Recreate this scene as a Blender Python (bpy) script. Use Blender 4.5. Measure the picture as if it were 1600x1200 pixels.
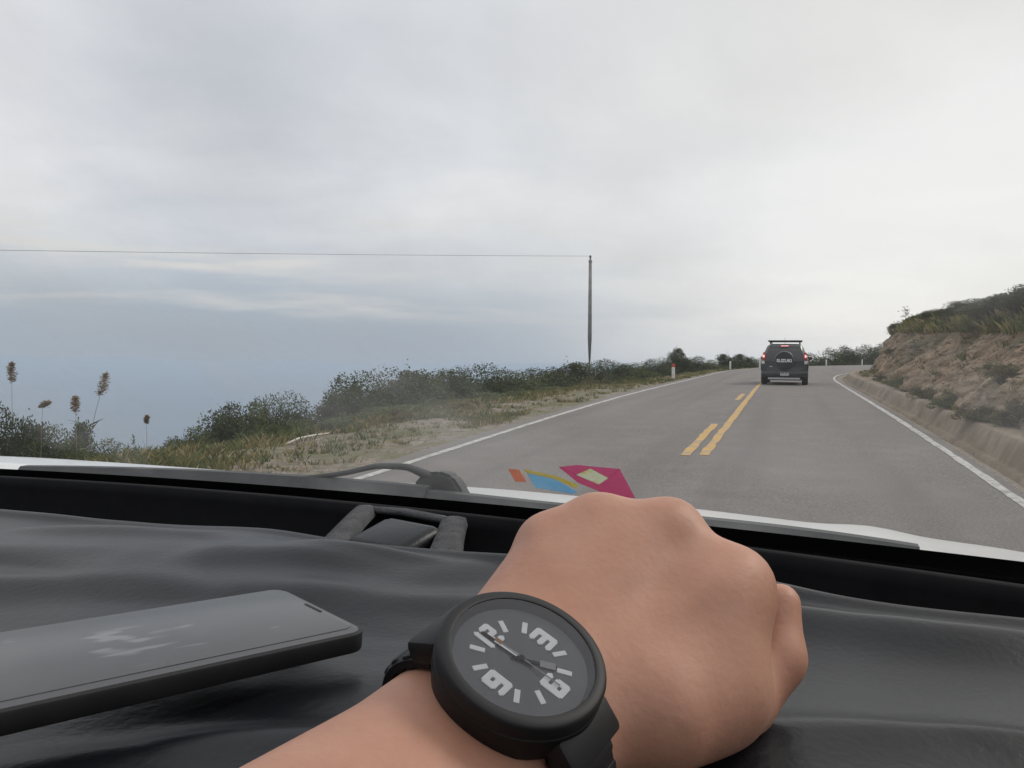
import bpy, bmesh, math, random
import numpy as np
from mathutils import Vector, Matrix

# ------------------------------------------------------------------ scene, camera, sky, sun
for o in list(bpy.data.objects):
    bpy.data.objects.remove(o)
SC = bpy.context.scene
COL = SC.collection
R = math.radians
PITCH, YAW = 0.05523, 0.34160
CAM = np.array([0.0, 0.0, 1.45])
FWD = np.array([-math.sin(YAW) * math.cos(PITCH), math.cos(YAW) * math.cos(PITCH), -math.sin(PITCH)])
RGT = np.array([math.cos(YAW), math.sin(YAW), 0.0])
UPV = np.cross(RGT, FWD)
cd = bpy.data.cameras.new('camera')
cd.sensor_width = 36.0
cd.lens = 36.0 * 1230 / 1600
cd.clip_start = 0.01
cd.clip_end = 500000
cam = bpy.data.objects.new('camera', cd)
COL.objects.link(cam)
cam.location = CAM
cam.rotation_euler = (math.pi / 2 - PITCH, 0, YAW)
SC.camera = cam

SUN_AZ, SUN_EL = R(48), R(42)          # azimuth clockwise from +Y (the road's heading)
sun_dir = Vector((math.sin(SUN_AZ) * math.cos(SUN_EL), math.cos(SUN_AZ) * math.cos(SUN_EL), math.sin(SUN_EL)))
W = bpy.data.worlds.new('World')
SC.world = W
W.use_nodes = True
nt = W.node_tree
nt.nodes.clear()
N = nt.nodes.new
L = nt.links.new


def math_node(op, a, b=None, clamp=False):
    n = N('ShaderNodeMath'); n.operation = op; n.use_clamp = clamp
    for i, v in enumerate((a, b)):
        if v is None: continue
        if isinstance(v, (int, float)): n.inputs[i].default_value = v
        else: L(v, n.inputs[i])
    return n.outputs[0]


def smooth(v, lo, hi, a=0.0, b=1.0):
    n = N('ShaderNodeMapRange'); n.interpolation_type = 'SMOOTHSTEP'
    L(v, n.inputs[0])
    for i, x in enumerate((lo, hi, a, b)): n.inputs[1 + i].default_value = x
    return n.outputs[0]


def mixc(f, a, b):
    n = N('ShaderNodeMix'); n.data_type = 'RGBA'
    if isinstance(f, (int, float)): n.inputs[0].default_value = f
    else: L(f, n.inputs[0])
    for s, v in ((6, a), (7, b)):
        if isinstance(v, tuple): n.inputs[s].default_value = (*v, 1)
        else: L(v, n.inputs[s])
    return n.outputs[2]


def wnoise(vec, scale, detail=5, rough=.55, dist=0.0):
    n = N('ShaderNodeTexNoise'); L(vec, n.inputs['Vector'])
    n.inputs['Scale'].default_value = scale; n.inputs['Detail'].default_value = detail
    n.inputs['Roughness'].default_value = rough; n.inputs['Distortion'].default_value = dist
    return n.outputs[0]


tc = N('ShaderNodeTexCoord')
sep = N('ShaderNodeSeparateXYZ'); L(tc.outputs['Generated'], sep.inputs[0])
zz = math_node('MAXIMUM', sep.outputs[2], 0.0)
den = math_node('ADD', zz, 0.16)
cmb = N('ShaderNodeCombineXYZ')
L(math_node('DIVIDE', sep.outputs[0], den), cmb.inputs[0])
L(math_node('DIVIDE', sep.outputs[1], den), cmb.inputs[1])
cloud = wnoise(cmb.outputs[0], 0.9, 6, .5, .3)
big = wnoise(cmb.outputs[0], 0.32, 3, .5)
strk = N('ShaderNodeMapping'); L(tc.outputs['Generated'], strk.inputs[0])
strk.inputs['Scale'].default_value = (3.0, 3.0, 26.0)
streak = wnoise(strk.outputs[0], 1.0, 4, .5, .2)
sunny = N('ShaderNodeVectorMath'); sunny.operation = 'DOT_PRODUCT'
L(tc.outputs['Generated'], sunny.inputs[0]); sunny.inputs[1].default_value = (math.sin(SUN_AZ), math.cos(SUN_AZ), 0.35)
toward = smooth(sunny.outputs['Value'], 0.0, 1.0)
dens = math_node('ADD', math_node('MULTIPLY', cloud, .55), math_node('MULTIPLY', big, .45))
c1 = mixc(smooth(dens, .36, .62), (.565, .60, .67), (.82, .82, .84))
c2 = mixc(math_node('MULTIPLY', toward, .78), c1, (.99, .965, .92))
lowband = math_node('MULTIPLY', smooth(zz, .0, .17, 1, 0), smooth(toward, .85, .15))
c3 = mixc(math_node('MULTIPLY', lowband, .92), c2, (.355, .415, .495))
stf = math_node('MULTIPLY', smooth(streak, .47, .70), math_node('MULTIPLY', smooth(zz, .015, .05), smooth(zz, .2, .09)))
c4 = mixc(math_node('MULTIPLY', math_node('MULTIPLY', stf, .95), smooth(toward, .75, .35)), c3, (.74, .72, .69))
zen = smooth(zz, .35, 1.0, 1.0, 1.45)
sc1 = N('ShaderNodeVectorMath'); sc1.operation = 'SCALE'; L(c4, sc1.inputs[0]); L(zen, sc1.inputs[3])
sky = N('ShaderNodeTexSky'); sky.sky_type = 'NISHITA'; sky.sun_disc = False
sky.sun_elevation = SUN_EL; sky.sun_rotation = SUN_AZ
sk2 = N('ShaderNodeVectorMath'); sk2.operation = 'SCALE'; L(sky.outputs[0], sk2.inputs[0]); sk2.inputs[3].default_value = .08
allc = mixc(.9, sk2.outputs[0], sc1.outputs[0])
bg = N('ShaderNodeBackground'); L(allc, bg.inputs[0]); bg.inputs[1].default_value = 1.0
wo = N('ShaderNodeOutputWorld'); L(bg.outputs[0], wo.inputs[0])

sl = bpy.data.lights.new('sun', 'SUN')
sl.energy = 1.2; sl.angle = R(20); sl.color = (1.0, .95, .88)
so = bpy.data.objects.new('sun', sl); COL.objects.link(so)
so.rotation_euler = sun_dir.to_track_quat('Z', 'Y').to_euler()
VS = SC.view_settings
VS.view_transform = 'Standard'; VS.look = 'None'; VS.exposure = 0.1; VS.gamma = 1.0
VS.use_curve_mapping = False
SC.cycles.max_bounces = 8
SC.cycles.transparent_max_bounces = 16
SC.cycles.use_denoising = True

rng = np.random.default_rng(7)
random.seed(7)


# ------------------------------------------------------------------ materials
def principled(name, base=(.5, .5, .5), rough=.6, spec=.5, metal=0.0, **kw):
    m = bpy.data.materials.new(name); m.use_nodes = True
    b = m.node_tree.nodes['Principled BSDF']
    b.inputs['Base Color'].default_value = (*base, 1)
    b.inputs['Roughness'].default_value = rough
    b.inputs['Specular IOR Level'].default_value = spec
    b.inputs['Metallic'].default_value = metal
    for k, v in kw.items():
        b.inputs[k].default_value = v
    return m


def noisy(name, stops, scale=5., detail=6., rough=.85, bump=.3, bscale=None, bdist=.02, spec=.3, coarse=None, island=0., dist=0., tracks=None, **kw):
    """stops: colours from dark to light driven by object-space noise; coarse: (scale, colour, lo, hi) patches on top."""
    m = principled(name, stops[0][1], rough, spec, **kw)
    t = m.node_tree; b = t.nodes['Principled BSDF']
    co = t.nodes.new('ShaderNodeTexCoord').outputs['Object']
    n = t.nodes.new('ShaderNodeTexNoise'); t.links.new(co, n.inputs['Vector'])
    n.inputs['Scale'].default_value = scale; n.inputs['Detail'].default_value = detail
    n.inputs['Roughness'].default_value = .62; n.inputs['Distortion'].default_value = dist
    cr = t.nodes.new('ShaderNodeValToRGB'); t.links.new(n.outputs[0], cr.inputs[0])
    while len(cr.color_ramp.elements) < len(stops): cr.color_ramp.elements.new(.5)
    for e, (p, c) in zip(cr.color_ramp.elements, stops):
        e.position = p; e.color = (*c, 1)
    out = cr.outputs[0]
    for (cs, cc, lo, hi, amt) in (coarse or []):
        n2 = t.nodes.new('ShaderNodeTexNoise'); t.links.new(co, n2.inputs['Vector'])
        n2.inputs['Scale'].default_value = cs; n2.inputs['Detail'].default_value = 4
        mr = t.nodes.new('ShaderNodeMapRange'); t.links.new(n2.outputs[0], mr.inputs[0])
        mr.inputs[1].default_value = lo; mr.inputs[2].default_value = hi; mr.inputs[4].default_value = amt
        mx = t.nodes.new('ShaderNodeMix'); mx.data_type = 'RGBA'
        t.links.new(mr.outputs[0], mx.inputs[0]); t.links.new(out, mx.inputs[6]); mx.inputs[7].default_value = (*cc, 1)
        out = mx.outputs[2]
    if tracks:                      # long streaks along the direction of travel
        mp = t.nodes.new('ShaderNodeMapping'); t.links.new(co, mp.inputs[0]); mp.inputs['Scale'].default_value = (1.5, .035, 1)
        n3 = t.nodes.new('ShaderNodeTexNoise'); t.links.new(mp.outputs[0], n3.inputs['Vector']); n3.inputs['Scale'].default_value = 1.; n3.inputs['Detail'].default_value = 3
        mr3 = t.nodes.new('ShaderNodeMapRange'); t.links.new(n3.outputs[0], mr3.inputs[0]); mr3.inputs[1].default_value = .48; mr3.inputs[2].default_value = .72; mr3.inputs[4].default_value = .45
        mx3 = t.nodes.new('ShaderNodeMix'); mx3.data_type = 'RGBA'
        t.links.new(mr3.outputs[0], mx3.inputs[0]); t.links.new(out, mx3.inputs[6]); mx3.inputs[7].default_value = (*tracks, 1); out = mx3.outputs[2]
    if island:
        g = t.nodes.new('ShaderNodeNewGeometry')
        hs = t.nodes.new('ShaderNodeHueSaturation')
        mr = t.nodes.new('ShaderNodeMapRange'); t.links.new(g.outputs['Random Per Island'], mr.inputs[0])
        mr.inputs[3].default_value = 1 - island; mr.inputs[4].default_value = 1 + island
        t.links.new(mr.outputs[0], hs.inputs['Value']); t.links.new(out, hs.inputs['Color'])
        out = hs.outputs[0]
    t.links.new(out, b.inputs['Base Color'])
    if bump:
        nb = t.nodes.new('ShaderNodeTexNoise'); t.links.new(co, nb.inputs['Vector'])
        nb.inputs['Scale'].default_value = bscale or scale * 4; nb.inputs['Detail'].default_value = 5
        bp = t.nodes.new('ShaderNodeBump'); bp.inputs['Strength'].default_value = bump; bp.inputs['Distance'].default_value = bdist
        t.links.new(nb.outputs[0], bp.inputs['Height']); t.links.new(bp.outputs[0], b.inputs['Normal'])
    return m


def leafy(name, a, b, sub=.25):
    m = noisy(name, [(.3, a), (.7, b)], scale=2.5, rough=.6, bump=0, spec=.25, island=.45)
    t = m.node_tree; p = t.nodes['Principled BSDF']
    tr = t.nodes.new('ShaderNodeBsdfTranslucent'); mx = t.nodes.new('ShaderNodeMixShader')
    src = p.inputs['Base Color'].links[0].from_socket
    t.links.new(src, tr.inputs[0]); mx.inputs[0].default_value = sub
    t.links.new(p.outputs[0], mx.inputs[1]); t.links.new(tr.outputs[0], mx.inputs[2])
    t.links.new(mx.outputs[0], t.nodes['Material Output'].inputs[0])
    return m


def emitter(name, col, s):
    return principled(name, col, .3, **{'Emission Color': (*col, 1), 'Emission Strength': s})


M = {}
M['asphalt'] = noisy('asphalt', [(.3, (.105, .095, .089)), (.5, (.152, .139, .131)), (.72, (.24, .221, .208))], scale=42, detail=8, rough=.9, bump=.35, bscale=180, bdist=.006,
                     tracks=(.10, .093, .088), coarse=[(.35, (.165, .155, .147), .45, .7, .6), (1.7, (.21, .2, .193), .5, .75, .4), (.9, (.12, .115, .11), .62, .75, .4)])
M['white_line'] = noisy('white_line', [(.35, (.28, .27, .25)), (.55, (.47, .46, .44)), (.7, (.55, .54, .51))], scale=14, rough=.8, bump=.2, coarse=[(5, (.22, .21, .2), .52, .68, .8)])
M['yellow_line'] = noisy('yellow_line', [(.33, (.36, .25, .12)), (.55, (.50, .31, .10)), (.7, (.56, .34, .09))], scale=9, rough=.8, bump=.2, coarse=[(3, (.30, .25, .19), .48, .66, .85)])
M['earth'] = noisy('earth', [(.3, (.11, .092, .070)), (.5, (.19, .160, .128)), (.68, (.29, .255, .212))], scale=7, detail=10, rough=.95, bump=.6, bscale=40, bdist=.03,
                   coarse=[(.7, (.125, .125, .06), .44, .6, .8), (2.3, (.09, .092, .045), .52, .66, .7)])
M['bank'] = noisy('bank_earth', [(.30, (.080, .058, .036)), (.46, (.235, .172, .112)), (.64, (.41, .32, .225))], scale=3.2, detail=11, rough=.97, bump=1., bscale=14, bdist=.12, dist=.8,
                  coarse=[(.4, (.105, .10, .06), .48, .62, .8), (1.1, (.27, .17, .10), .5, .66, .6), (3., (.33, .28, .22), .58, .72, .6)])
M['concrete'] = noisy('gutter_concrete', [(.3, (.17, .135, .098)), (.55, (.25, .205, .152)), (.75, (.32, .27, .21))], scale=3, detail=9, rough=.95, bump=.4, bscale=30,
                      coarse=[(.8, (.14, .115, .085), .5, .68, .7)])
M['gravel'] = noisy('gravel', [(.3, (.13, .11, .085)), (.5, (.22, .19, .155)), (.7, (.33, .295, .25))], scale=22, detail=8, rough=.95, bump=.7, bscale=60)
M['slope'] = noisy('slope', [(.3, (.05, .06, .03)), (.6, (.10, .105, .05)), (.75, (.16, .14, .08))], scale=.6, detail=9, rough=.95, bump=.5)
M['sea'] = noisy('sea', [(.3, (.09, .135, .185)), (.7, (.12, .17, .225))], scale=.0006, rough=.32, spec=.5, bump=0)
M['leaf_dark'] = leafy('leaf_dark', (.036, .050, .022), (.078, .094, .038))
M['leaf_mid'] = leafy('leaf_mid', (.060, .080, .030), (.115, .13, .048))
M['leaf_dry'] = leafy('leaf_dry', (.095, .085, .040), (.17, .145, .065))
M['stem'] = noisy('stem', [(.3, (.06, .045, .03)), (.7, (.13, .10, .07))], scale=9, bump=.3)
M['grass_a'] = leafy('grass_green', (.075, .095, .034), (.14, .155, .06))
M['grass_b'] = leafy('grass_olive', (.15, .135, .055), (.25, .21, .09))
M['grass_c'] = leafy('grass_straw', (.26, .21, .12), (.40, .33, .20))
M['reed'] = leafy('reed_plume', (.22, .165, .11), (.36, .28, .19))
M['pole'] = noisy('pole_concrete', [(.3, (.16, .155, .15)), (.7, (.27, .265, .255))], scale=4, bump=.2)
M['white_paint'] = noisy('post_white', [(.3, (.55, .54, .51)), (.6, (.72, .71, .68))], scale=6, rough=.7, bump=.1)
M['red_paint'] = noisy('post_red', [(.3, (.40, .05, .03)), (.6, (.52, .07, .045))], scale=8, rough=.6, bump=.1)
M['wire'] = principled('wire', (.16, .16, .17), .6)
M['wood_pale'] = noisy('wood_pale', [(.3, (.50, .46, .40)), (.7, (.66, .62, .56))], scale=8)
# own car
M['car_white'] = noisy('car_white_paint', [(.3, (.66, .665, .66)), (.7, (.73, .735, .73))], scale=3, rough=.28, bump=0, spec=.5, **{'Coat Weight': .3})
M['cowl'] = noisy('cowl_plastic', [(.3, (.035, .038, .04)), (.7, (.06, .063, .065))], scale=20, rough=.65, bump=.25, bscale=120, bdist=.001)
M['wiper'] = noisy('wiper_plastic', [(.3, (.028, .030, .031)), (.7, (.05, .052, .053))], scale=30, rough=.55, bump=.1, bdist=.001)
M['rubber'] = principled('black_rubber', (.012, .012, .013), .7)
M['cover'] = noisy('dash_vinyl', [(.3, (.005, .0055, .0075)), (.7, (.009, .0098, .0125))], scale=14, rough=.34, spec=.28, bump=.3, bscale=260, bdist=.0008,
                   coarse=[(6, (.024, .023, .021), .55, .75, .5)])
M['dash'] = noisy('dash_plastic', [(.3, (.003, .003, .004)), (.7, (.006, .006, .007))], scale=40, rough=.8, bump=.2, bscale=300, bdist=.0006, spec=.15)
M['binding'] = noisy('cloth_binding', [(.3, (.07, .07, .073)), (.7, (.12, .12, .124))], scale=120, rough=.95, bump=.8, bscale=500, bdist=.002, spec=.1)
M['headliner'] = principled('headliner', (.32, .31, .29), .95)
M['trim'] = principled('cabin_trim', (.05, .05, .052), .8)

# windscreen: a thin clear pane whose film paints reflected haze along with dust and smears
gm = bpy.data.materials.new('windscreen_glass'); gm.use_nodes = True
t = gm.node_tree; t.nodes.clear()
tr = t.nodes.new('ShaderNodeBsdfTransparent'); tr.inputs[0].default_value = (.97, .975, .97, 1)
gl = t.nodes.new('ShaderNodeBsdfGlossy'); gl.inputs['Roughness'].default_value = .02
df = t.nodes.new('ShaderNodeBsdfDiffuse'); df.inputs[0].default_value = (.62, .62, .62, 1)
dt = t.nodes.new('ShaderNodeBsdfTranslucent'); dt.inputs[0].default_value = (.62, .62, .62, 1)
add = t.nodes.new('ShaderNodeMixShader'); t.links.new(df.outputs[0], add.inputs[1]); t.links.new(dt.outputs[0], add.inputs[2])
co = t.nodes.new('ShaderNodeTexCoord').outputs['Object']
n1 = t.nodes.new('ShaderNodeTexNoise'); t.links.new(co, n1.inputs['Vector']); n1.inputs['Scale'].default_value = 6.5; n1.inputs['Detail'].default_value = 5
mr = t.nodes.new('ShaderNodeMapRange'); t.links.new(n1.outputs[0], mr.inputs[0])
mr.inputs[1].default_value = .44; mr.inputs[2].default_value = .72; mr.inputs[3].default_value = .05; mr.inputs[4].default_value = .32
lw = t.nodes.new('ShaderNodeFresnel'); lw.inputs[0].default_value = 1.12
m1 = t.nodes.new('ShaderNodeMixShader'); t.links.new(mr.outputs[0], m1.inputs[0]); t.links.new(tr.outputs[0], m1.inputs[1]); t.links.new(add.outputs[0], m1.inputs[2])
m2 = t.nodes.new('ShaderNodeMixShader'); t.links.new(lw.outputs[0], m2.inputs[0]); t.links.new(m1.outputs[0], m2.inputs[1]); t.links.new(gl.outputs[0], m2.inputs[2])
oo = t.nodes.new('ShaderNodeOutputMaterial'); t.links.new(m2.outputs[0], oo.inputs[0])
M['windscreen'] = gm


def clear_glass(name, tint, ior=1.4):
    g = bpy.data.materials.new(name); g.use_nodes = True
    t = g.node_tree; t.nodes.clear()
    a = t.nodes.new('ShaderNodeBsdfTransparent'); a.inputs[0].default_value = (*tint, 1)
    b = t.nodes.new('ShaderNodeBsdfGlossy'); b.inputs['Roughness'].default_value = .06
    f = t.nodes.new('ShaderNodeFresnel'); f.inputs[0].default_value = ior
    m = t.nodes.new('ShaderNodeMixShader'); o = t.nodes.new('ShaderNodeOutputMaterial')
    t.links.new(f.outputs[0], m.inputs[0]); t.links.new(a.outputs[0], m.inputs[1]); t.links.new(b.outputs[0], m.inputs[2]); t.links.new(m.outputs[0], o.inputs[0])
    return g


# ------------------------------------------------------------------ helpers
def mesh_np(name, v, f, mat=None, parent=None, smooth_=False, mi=None, mats=None, world=None):
    v = np.asarray(v, dtype=np.float32); f = np.asarray(f, dtype=np.int32)
    me = bpy.data.meshes.new(name)
    k = f.shape[1]
    me.vertices.add(len(v)); me.vertices.foreach_set('co', v.ravel())
    me.loops.add(f.size); me.loops.foreach_set('vertex_index', f.ravel())
    me.polygons.add(len(f))
    me.polygons.foreach_set('loop_start', np.arange(len(f), dtype=np.int32) * k)
    me.polygons.foreach_set('loop_total', np.full(len(f), k, dtype=np.int32))
    for m_ in (mats or ([mat] if mat else [])): me.materials.append(m_)
    if mi is not None: me.polygons.foreach_set('material_index', np.asarray(mi, dtype=np.int32))
    me.polygons.foreach_set('use_smooth', np.full(len(f), bool(smooth_)))
    me.update(calc_edges=True); me.validate()
    return link(name, me, parent)


def link(name, me, parent=None):
    o = bpy.data.objects.new(name, me); COL.objects.link(o)
    if parent is not None: o.parent = parent
    return o


def empty(name, loc, label=None, cat=None, group=None, rz=0.):
    o = bpy.data.objects.new(name, None); COL.objects.link(o)
    o.location = loc; o.rotation_euler = (0, 0, rz); o.empty_display_size = .1
    if label: tag(o, label, cat, group)
    return o


def tag(o, label=None, cat=None, group=None, kind=None):
    if label: o['label'] = label
    if cat: o['category'] = cat
    if group: o['group'] = group
    if kind: o['kind'] = kind
    return o


def grid(nx, ny, base=0):
    i = np.arange(ny - 1)[:, None] * nx + np.arange(nx - 1)[None, :] + base
    return np.stack([i, i + 1, i + nx + 1, i + nx], -1).reshape(-1, 4)


def box(bm, c, s, rot=None, bev=0., seg=2):
    """axis box centred at c with sizes s, optional rotation matrix, optional bevel"""
    r = bmesh.ops.create_cube(bm, size=1.0)
    vs = r['verts']
    bmesh.ops.scale(bm, vec=Vector(s), verts=vs)
    if bev:
        es = list({e for v in vs for e in v.link_edges})
        rb = bmesh.ops.bevel(bm, geom=es, offset=bev, segments=seg, profile=.5, affect='EDGES')
        vs = list({v for f in rb['faces'] for v in f.verts} | {v for v in vs if v.is_valid})
    M4 = Matrix.Translation(Vector(c)) @ (rot.to_4x4() if rot else Matrix())
    bmesh.ops.transform(bm, matrix=M4, verts=vs)
    return vs


def cyl(bm, p0, p1, r0, r1=None, seg=16, cap=True):
    p0, p1 = Vector(p0), Vector(p1); d = p1 - p0
    r = bmesh.ops.create_cone(bm, cap_ends=cap, segments=seg, radius1=r0, radius2=r0 if r1 is None else r1, depth=d.length)
    M4 = Matrix.Translation((p0 + p1) / 2) @ d.to_track_quat('Z', 'Y').to_matrix().to_4x4()
    bmesh.ops.transform(bm, matrix=M4, verts=r['verts'])
    return r['verts']


def fin(name, bm, mat, parent=None, smooth_=False):
    me = bpy.data.meshes.new(name)
    bmesh.ops.recalc_face_normals(bm, faces=bm.faces)
    bm.to_mesh(me); bm.free()
    me.materials.append(mat)
    if smooth_:
        me.polygons.foreach_set('use_smooth', np.full(len(me.polygons), True))
        try: me.set_sharp_from_angle(angle=R(35))
        except Exception: pass
    return link(name, me, parent)


def boxo(name, c, s, mat, parent=None, bev=0., rot=None, smooth_=False):
    bm = bmesh.new(); box(bm, c, s, rot, bev); return fin(name, bm, mat, parent, smooth_)


def tube(path, rad, seg=8, flat=1.0, upv=(0, 0, 1)):
    """tube of quads along path (n,3); rad scalar or (n,), flat squashes along upv"""
    P = np.asarray(path, float); n = len(P)
    rad = np.full(n, rad) if np.isscalar(rad) else np.asarray(rad, float)
    T = np.gradient(P, axis=0); T /= np.linalg.norm(T, axis=1)[:, None] + 1e-9
    u = np.asarray(upv, float)
    S = np.cross(T, u); ln = np.linalg.norm(S, axis=1)[:, None]
    S = np.where(ln < 1e-3, np.cross(T, [1., .1, 0]), S); S /= np.linalg.norm(S, axis=1)[:, None]
    U = np.cross(S, T)
    a = np.linspace(0, 2 * np.pi, seg, endpoint=False)
    v = P[:, None] + rad[:, None, None] * (np.cos(a)[None, :, None] * S[:, None] + flat * np.sin(a)[None, :, None] * U[:, None])
    v = v.reshape(-1, 3)
    f = []
    for i in range(n - 1):
        for j in range(seg):
            f.append((i * seg + j, i * seg + (j + 1) % seg, (i + 1) * seg + (j + 1) % seg, (i + 1) * seg + j))
    # end caps as degenerate-free quads via centre fans
    c0 = len(v); v = np.vstack([v, P[0], P[-1]])
    tri = []
    for j in range(seg):
        tri.append((c0, (j + 1) % seg, j)); tri.append((c0 + 1, (n - 1) * seg + j, (n - 1) * seg + (j + 1) % seg))
    return v, f, tri


def tubeo(name, path, rad, mat, parent=None, seg=8, flat=1.0, upv=(0, 0, 1)):
    v, f, tri = tube(path, rad, seg, flat, upv)
    me = bpy.data.meshes.new(name); me.from_pydata(v.tolist(), [], [tuple(x) for x in f] + tri); me.materials.append(mat)
    me.polygons.foreach_set('use_smooth', np.full(len(me.polygons), True)); me.update()
    return link(name, me, parent)


def lathe(name, prof, mat, parent=None, seg=64, smooth_=True, angle=35):
    """prof: (r, z) pairs revolved about z"""
    pr = np.asarray(prof, float); n = len(pr)
    a = np.linspace(0, 2 * np.pi, seg, endpoint=False)
    v = np.stack([pr[:, 0][:, None] * np.cos(a), pr[:, 0][:, None] * np.sin(a), np.repeat(pr[:, 1][:, None], seg, 1)], -1).reshape(-1, 3)
    f = [(i * seg + j, i * seg + (j + 1) % seg, (i + 1) * seg + (j + 1) % seg, (i + 1) * seg + j) for i in range(n - 1) for j in range(seg)]
    bm = bmesh.new(); vs = [bm.verts.new(x) for x in v]
    for q in f: bm.faces.new([vs[i] for i in q])
    bmesh.ops.remove_doubles(bm, verts=bm.verts, dist=1e-7)
    o = fin(name, bm, mat, parent, smooth_)
    return o


def text_mesh(name, s, size, mat, parent, bold=0., ext=.0002, align='CENTER', sx=1.):
    cu = bpy.data.curves.new(name, 'FONT'); cu.body = s; cu.size = size; cu.extrude = ext; cu.offset = bold
    cu.align_x = align; cu.align_y = 'CENTER'; cu.resolution_u = 4
    o = bpy.data.objects.new(name, cu); COL.objects.link(o)
    bpy.context.view_layer.update()
    me = bpy.data.meshes.new_from_object(o.evaluated_get(bpy.context.evaluated_depsgraph_get()))
    bpy.data.objects.remove(o)
    me.name = name
    me.materials.clear(); me.materials.append(mat)
    if sx != 1.: me.transform(Matrix.Diagonal((sx, 1, 1, 1)))
    return link(name, me, parent)


def _hash(i, j, k, seed):
    n = (i * 374761393 + j * 668265263 + k * 2147483647 + seed * 974634777) & 0xffffffff
    n = ((n ^ (n >> 13)) * 1274126177) & 0xffffffff
    return ((n ^ (n >> 16)) & 0xffff) / 32767.5 - 1.0


def vnoise(p, seed=0):
    p = np.asarray(p, float); i = np.floor(p).astype(np.int64); f = p - i; w = f * f * (3 - 2 * f)
    out = 0
    for dx in (0, 1):
        for dy in (0, 1):
            for dz in (0, 1):
                h = _hash(i[..., 0] + dx, i[..., 1] + dy, i[..., 2] + dz, seed)
                out = out + h * (w[..., 0] if dx else 1 - w[..., 0]) * (w[..., 1] if dy else 1 - w[..., 1]) * (w[..., 2] if dz else 1 - w[..., 2])
    return out


def fbm(p, octv=4, seed=0, gain=.5):
    p = np.asarray(p, float); a = 1.; s = 0
    for o in range(octv):
        s = s + a * vnoise(p * 2 ** o + 17.3 * o, seed + o); a *= gain
    return s


def sstep(x, a, b):
    t = np.clip((np.asarray(x, float) - a) / (b - a), 0, 1); return t * t * (3 - 2 * t)


# ------------------------------------------------------------------ road and terrain
def zroad(Y):
    return -0.019 * np.logaddexp(0, (np.asarray(Y, float) - 16) / 4) * 4


LY = [-30, 8, 25, 32, 45, 64, 77.5, 90, 106, 127.7, 146, 164, 185, 230]
LX = [-4.25, -4.28, -4.53, -4.56, -4.62, -4.55, -3.3, -.7, 4.0, 13.5, 24, 36.5, 52, 92]
RY = [-30, 8, 23, 34, 41, 46, 51.3, 60, 76.6, 95, 115, 135, 152, 175, 230]
RX = [1.98, 1.97, 1.9, 1.92, 1.98, 2.18, 2.6, 3.9, 7.6, 13, 21, 32, 43, 60, 104]


def hermite(xs, ys):
    xs = np.asarray(xs, float); ys = np.asarray(ys, float); m = np.gradient(ys, xs)

    def f(x):
        x = np.asarray(x, float); k = np.clip(np.searchsorted(xs, x) - 1, 0, len(xs) - 2)
        h = xs[k + 1] - xs[k]; t = np.clip((x - xs[k]) / h, 0, 1)
        return ((2 * t**3 - 3 * t**2 + 1) * ys[k] + (t**3 - 2 * t**2 + t) * h * m[k] + (-2 * t**3 + 3 * t**2) * ys[k + 1] + (t**3 - t**2) * h * m[k + 1])
    return f


XL, XR = hermite(LY, LX), hermite(RY, RX)
UE = hermite([-30, 6, 12, 20, 30, 47, 60, 100, 140, 230], [4.9, 4.7, 4.6, 4.5, 3.9, 2.7, 2.4, 2.5, 3.5, 5])


def zleft(u, Y):
    """ground left of the left edge line, u metres out from it"""
    u = np.asarray(u, float); Y = np.asarray(Y, float)
    X = XL(Y) - u
    z = zroad(Y) - .014 - .045 * np.clip(u - .3, 0, 6)
    e = u - UE(Y) - .5 * fbm(np.stack([X * .35, Y * .35, 0 * X], -1), 2, 5)
    z = z - .55 * .7 * np.logaddexp(0, e / .7) * np.where(u > 0, 1, 0)
    p = np.stack([X * .9, Y * .9, 0 * X], -1)
    z = z + sstep(u, .4, 1.6) * (.07 * fbm(p, 4, 1)) + sstep(u, 5, 10) * .9 * fbm(p * .18, 3, 9)
    return z


def zbank_top(v, Y):
    return


rows = np.concatenate([np.arange(-30, 6, 2.), np.arange(6, 40, .22), np.arange(40, 90, .6), np.arange(90, 231, 2.5)])

# road sheet (asphalt from .3 m outside the left line to .2 m outside the right line)
cols = np.linspace(0, 1, 15)
Yg, Tg = np.meshgrid(rows, cols, indexing='ij')
x0, x1 = XL(Yg) - .32, XR(Yg) + .16
Xg = x0 + (x1 - x0) * Tg
Zg = zroad(Yg) + .02 * (1 - (2 * Tg - 1) ** 2)
road = mesh_np('road', np.stack([Xg, Yg, Zg], -1).reshape(-1, 3), grid(15, len(rows)), M['asphalt'], smooth_=True)
tag(road, kind='structure')


def zsurf(X, Y):
    a, b = XL(Y) - .32, XR(Y) + .16
    tt = (X - a) / (b - a)
    return zroad(Y) + .02 * (1 - (2 * tt - 1) ** 2)


def stripe(name, xf, y0, y1, w, mat, ragged=.0, step=.3):
    ys = np.arange(y0, y1 + 1e-6, step)
    dx = np.gradient(xf(ys), ys); wn = w * np.sqrt(1 + dx * dx)
    xl = xf(ys) - wn / 2 + ragged * fbm(np.stack([ys * 3, ys * 0, ys * 0], -1), 2, 3)
    xr = xf(ys) + wn / 2 + ragged * fbm(np.stack([ys * 3, ys * 0 + 9, ys * 0], -1), 2, 4)
    xm = (xl + xr) / 2
    v = np.stack([np.stack([x, ys, zsurf(x, ys) + .005], -1) for x in (xl, xm, xr)], 1).reshape(-1, 3)
    return mesh_np(name, v, grid(3, len(ys)), mat, road, True)


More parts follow.
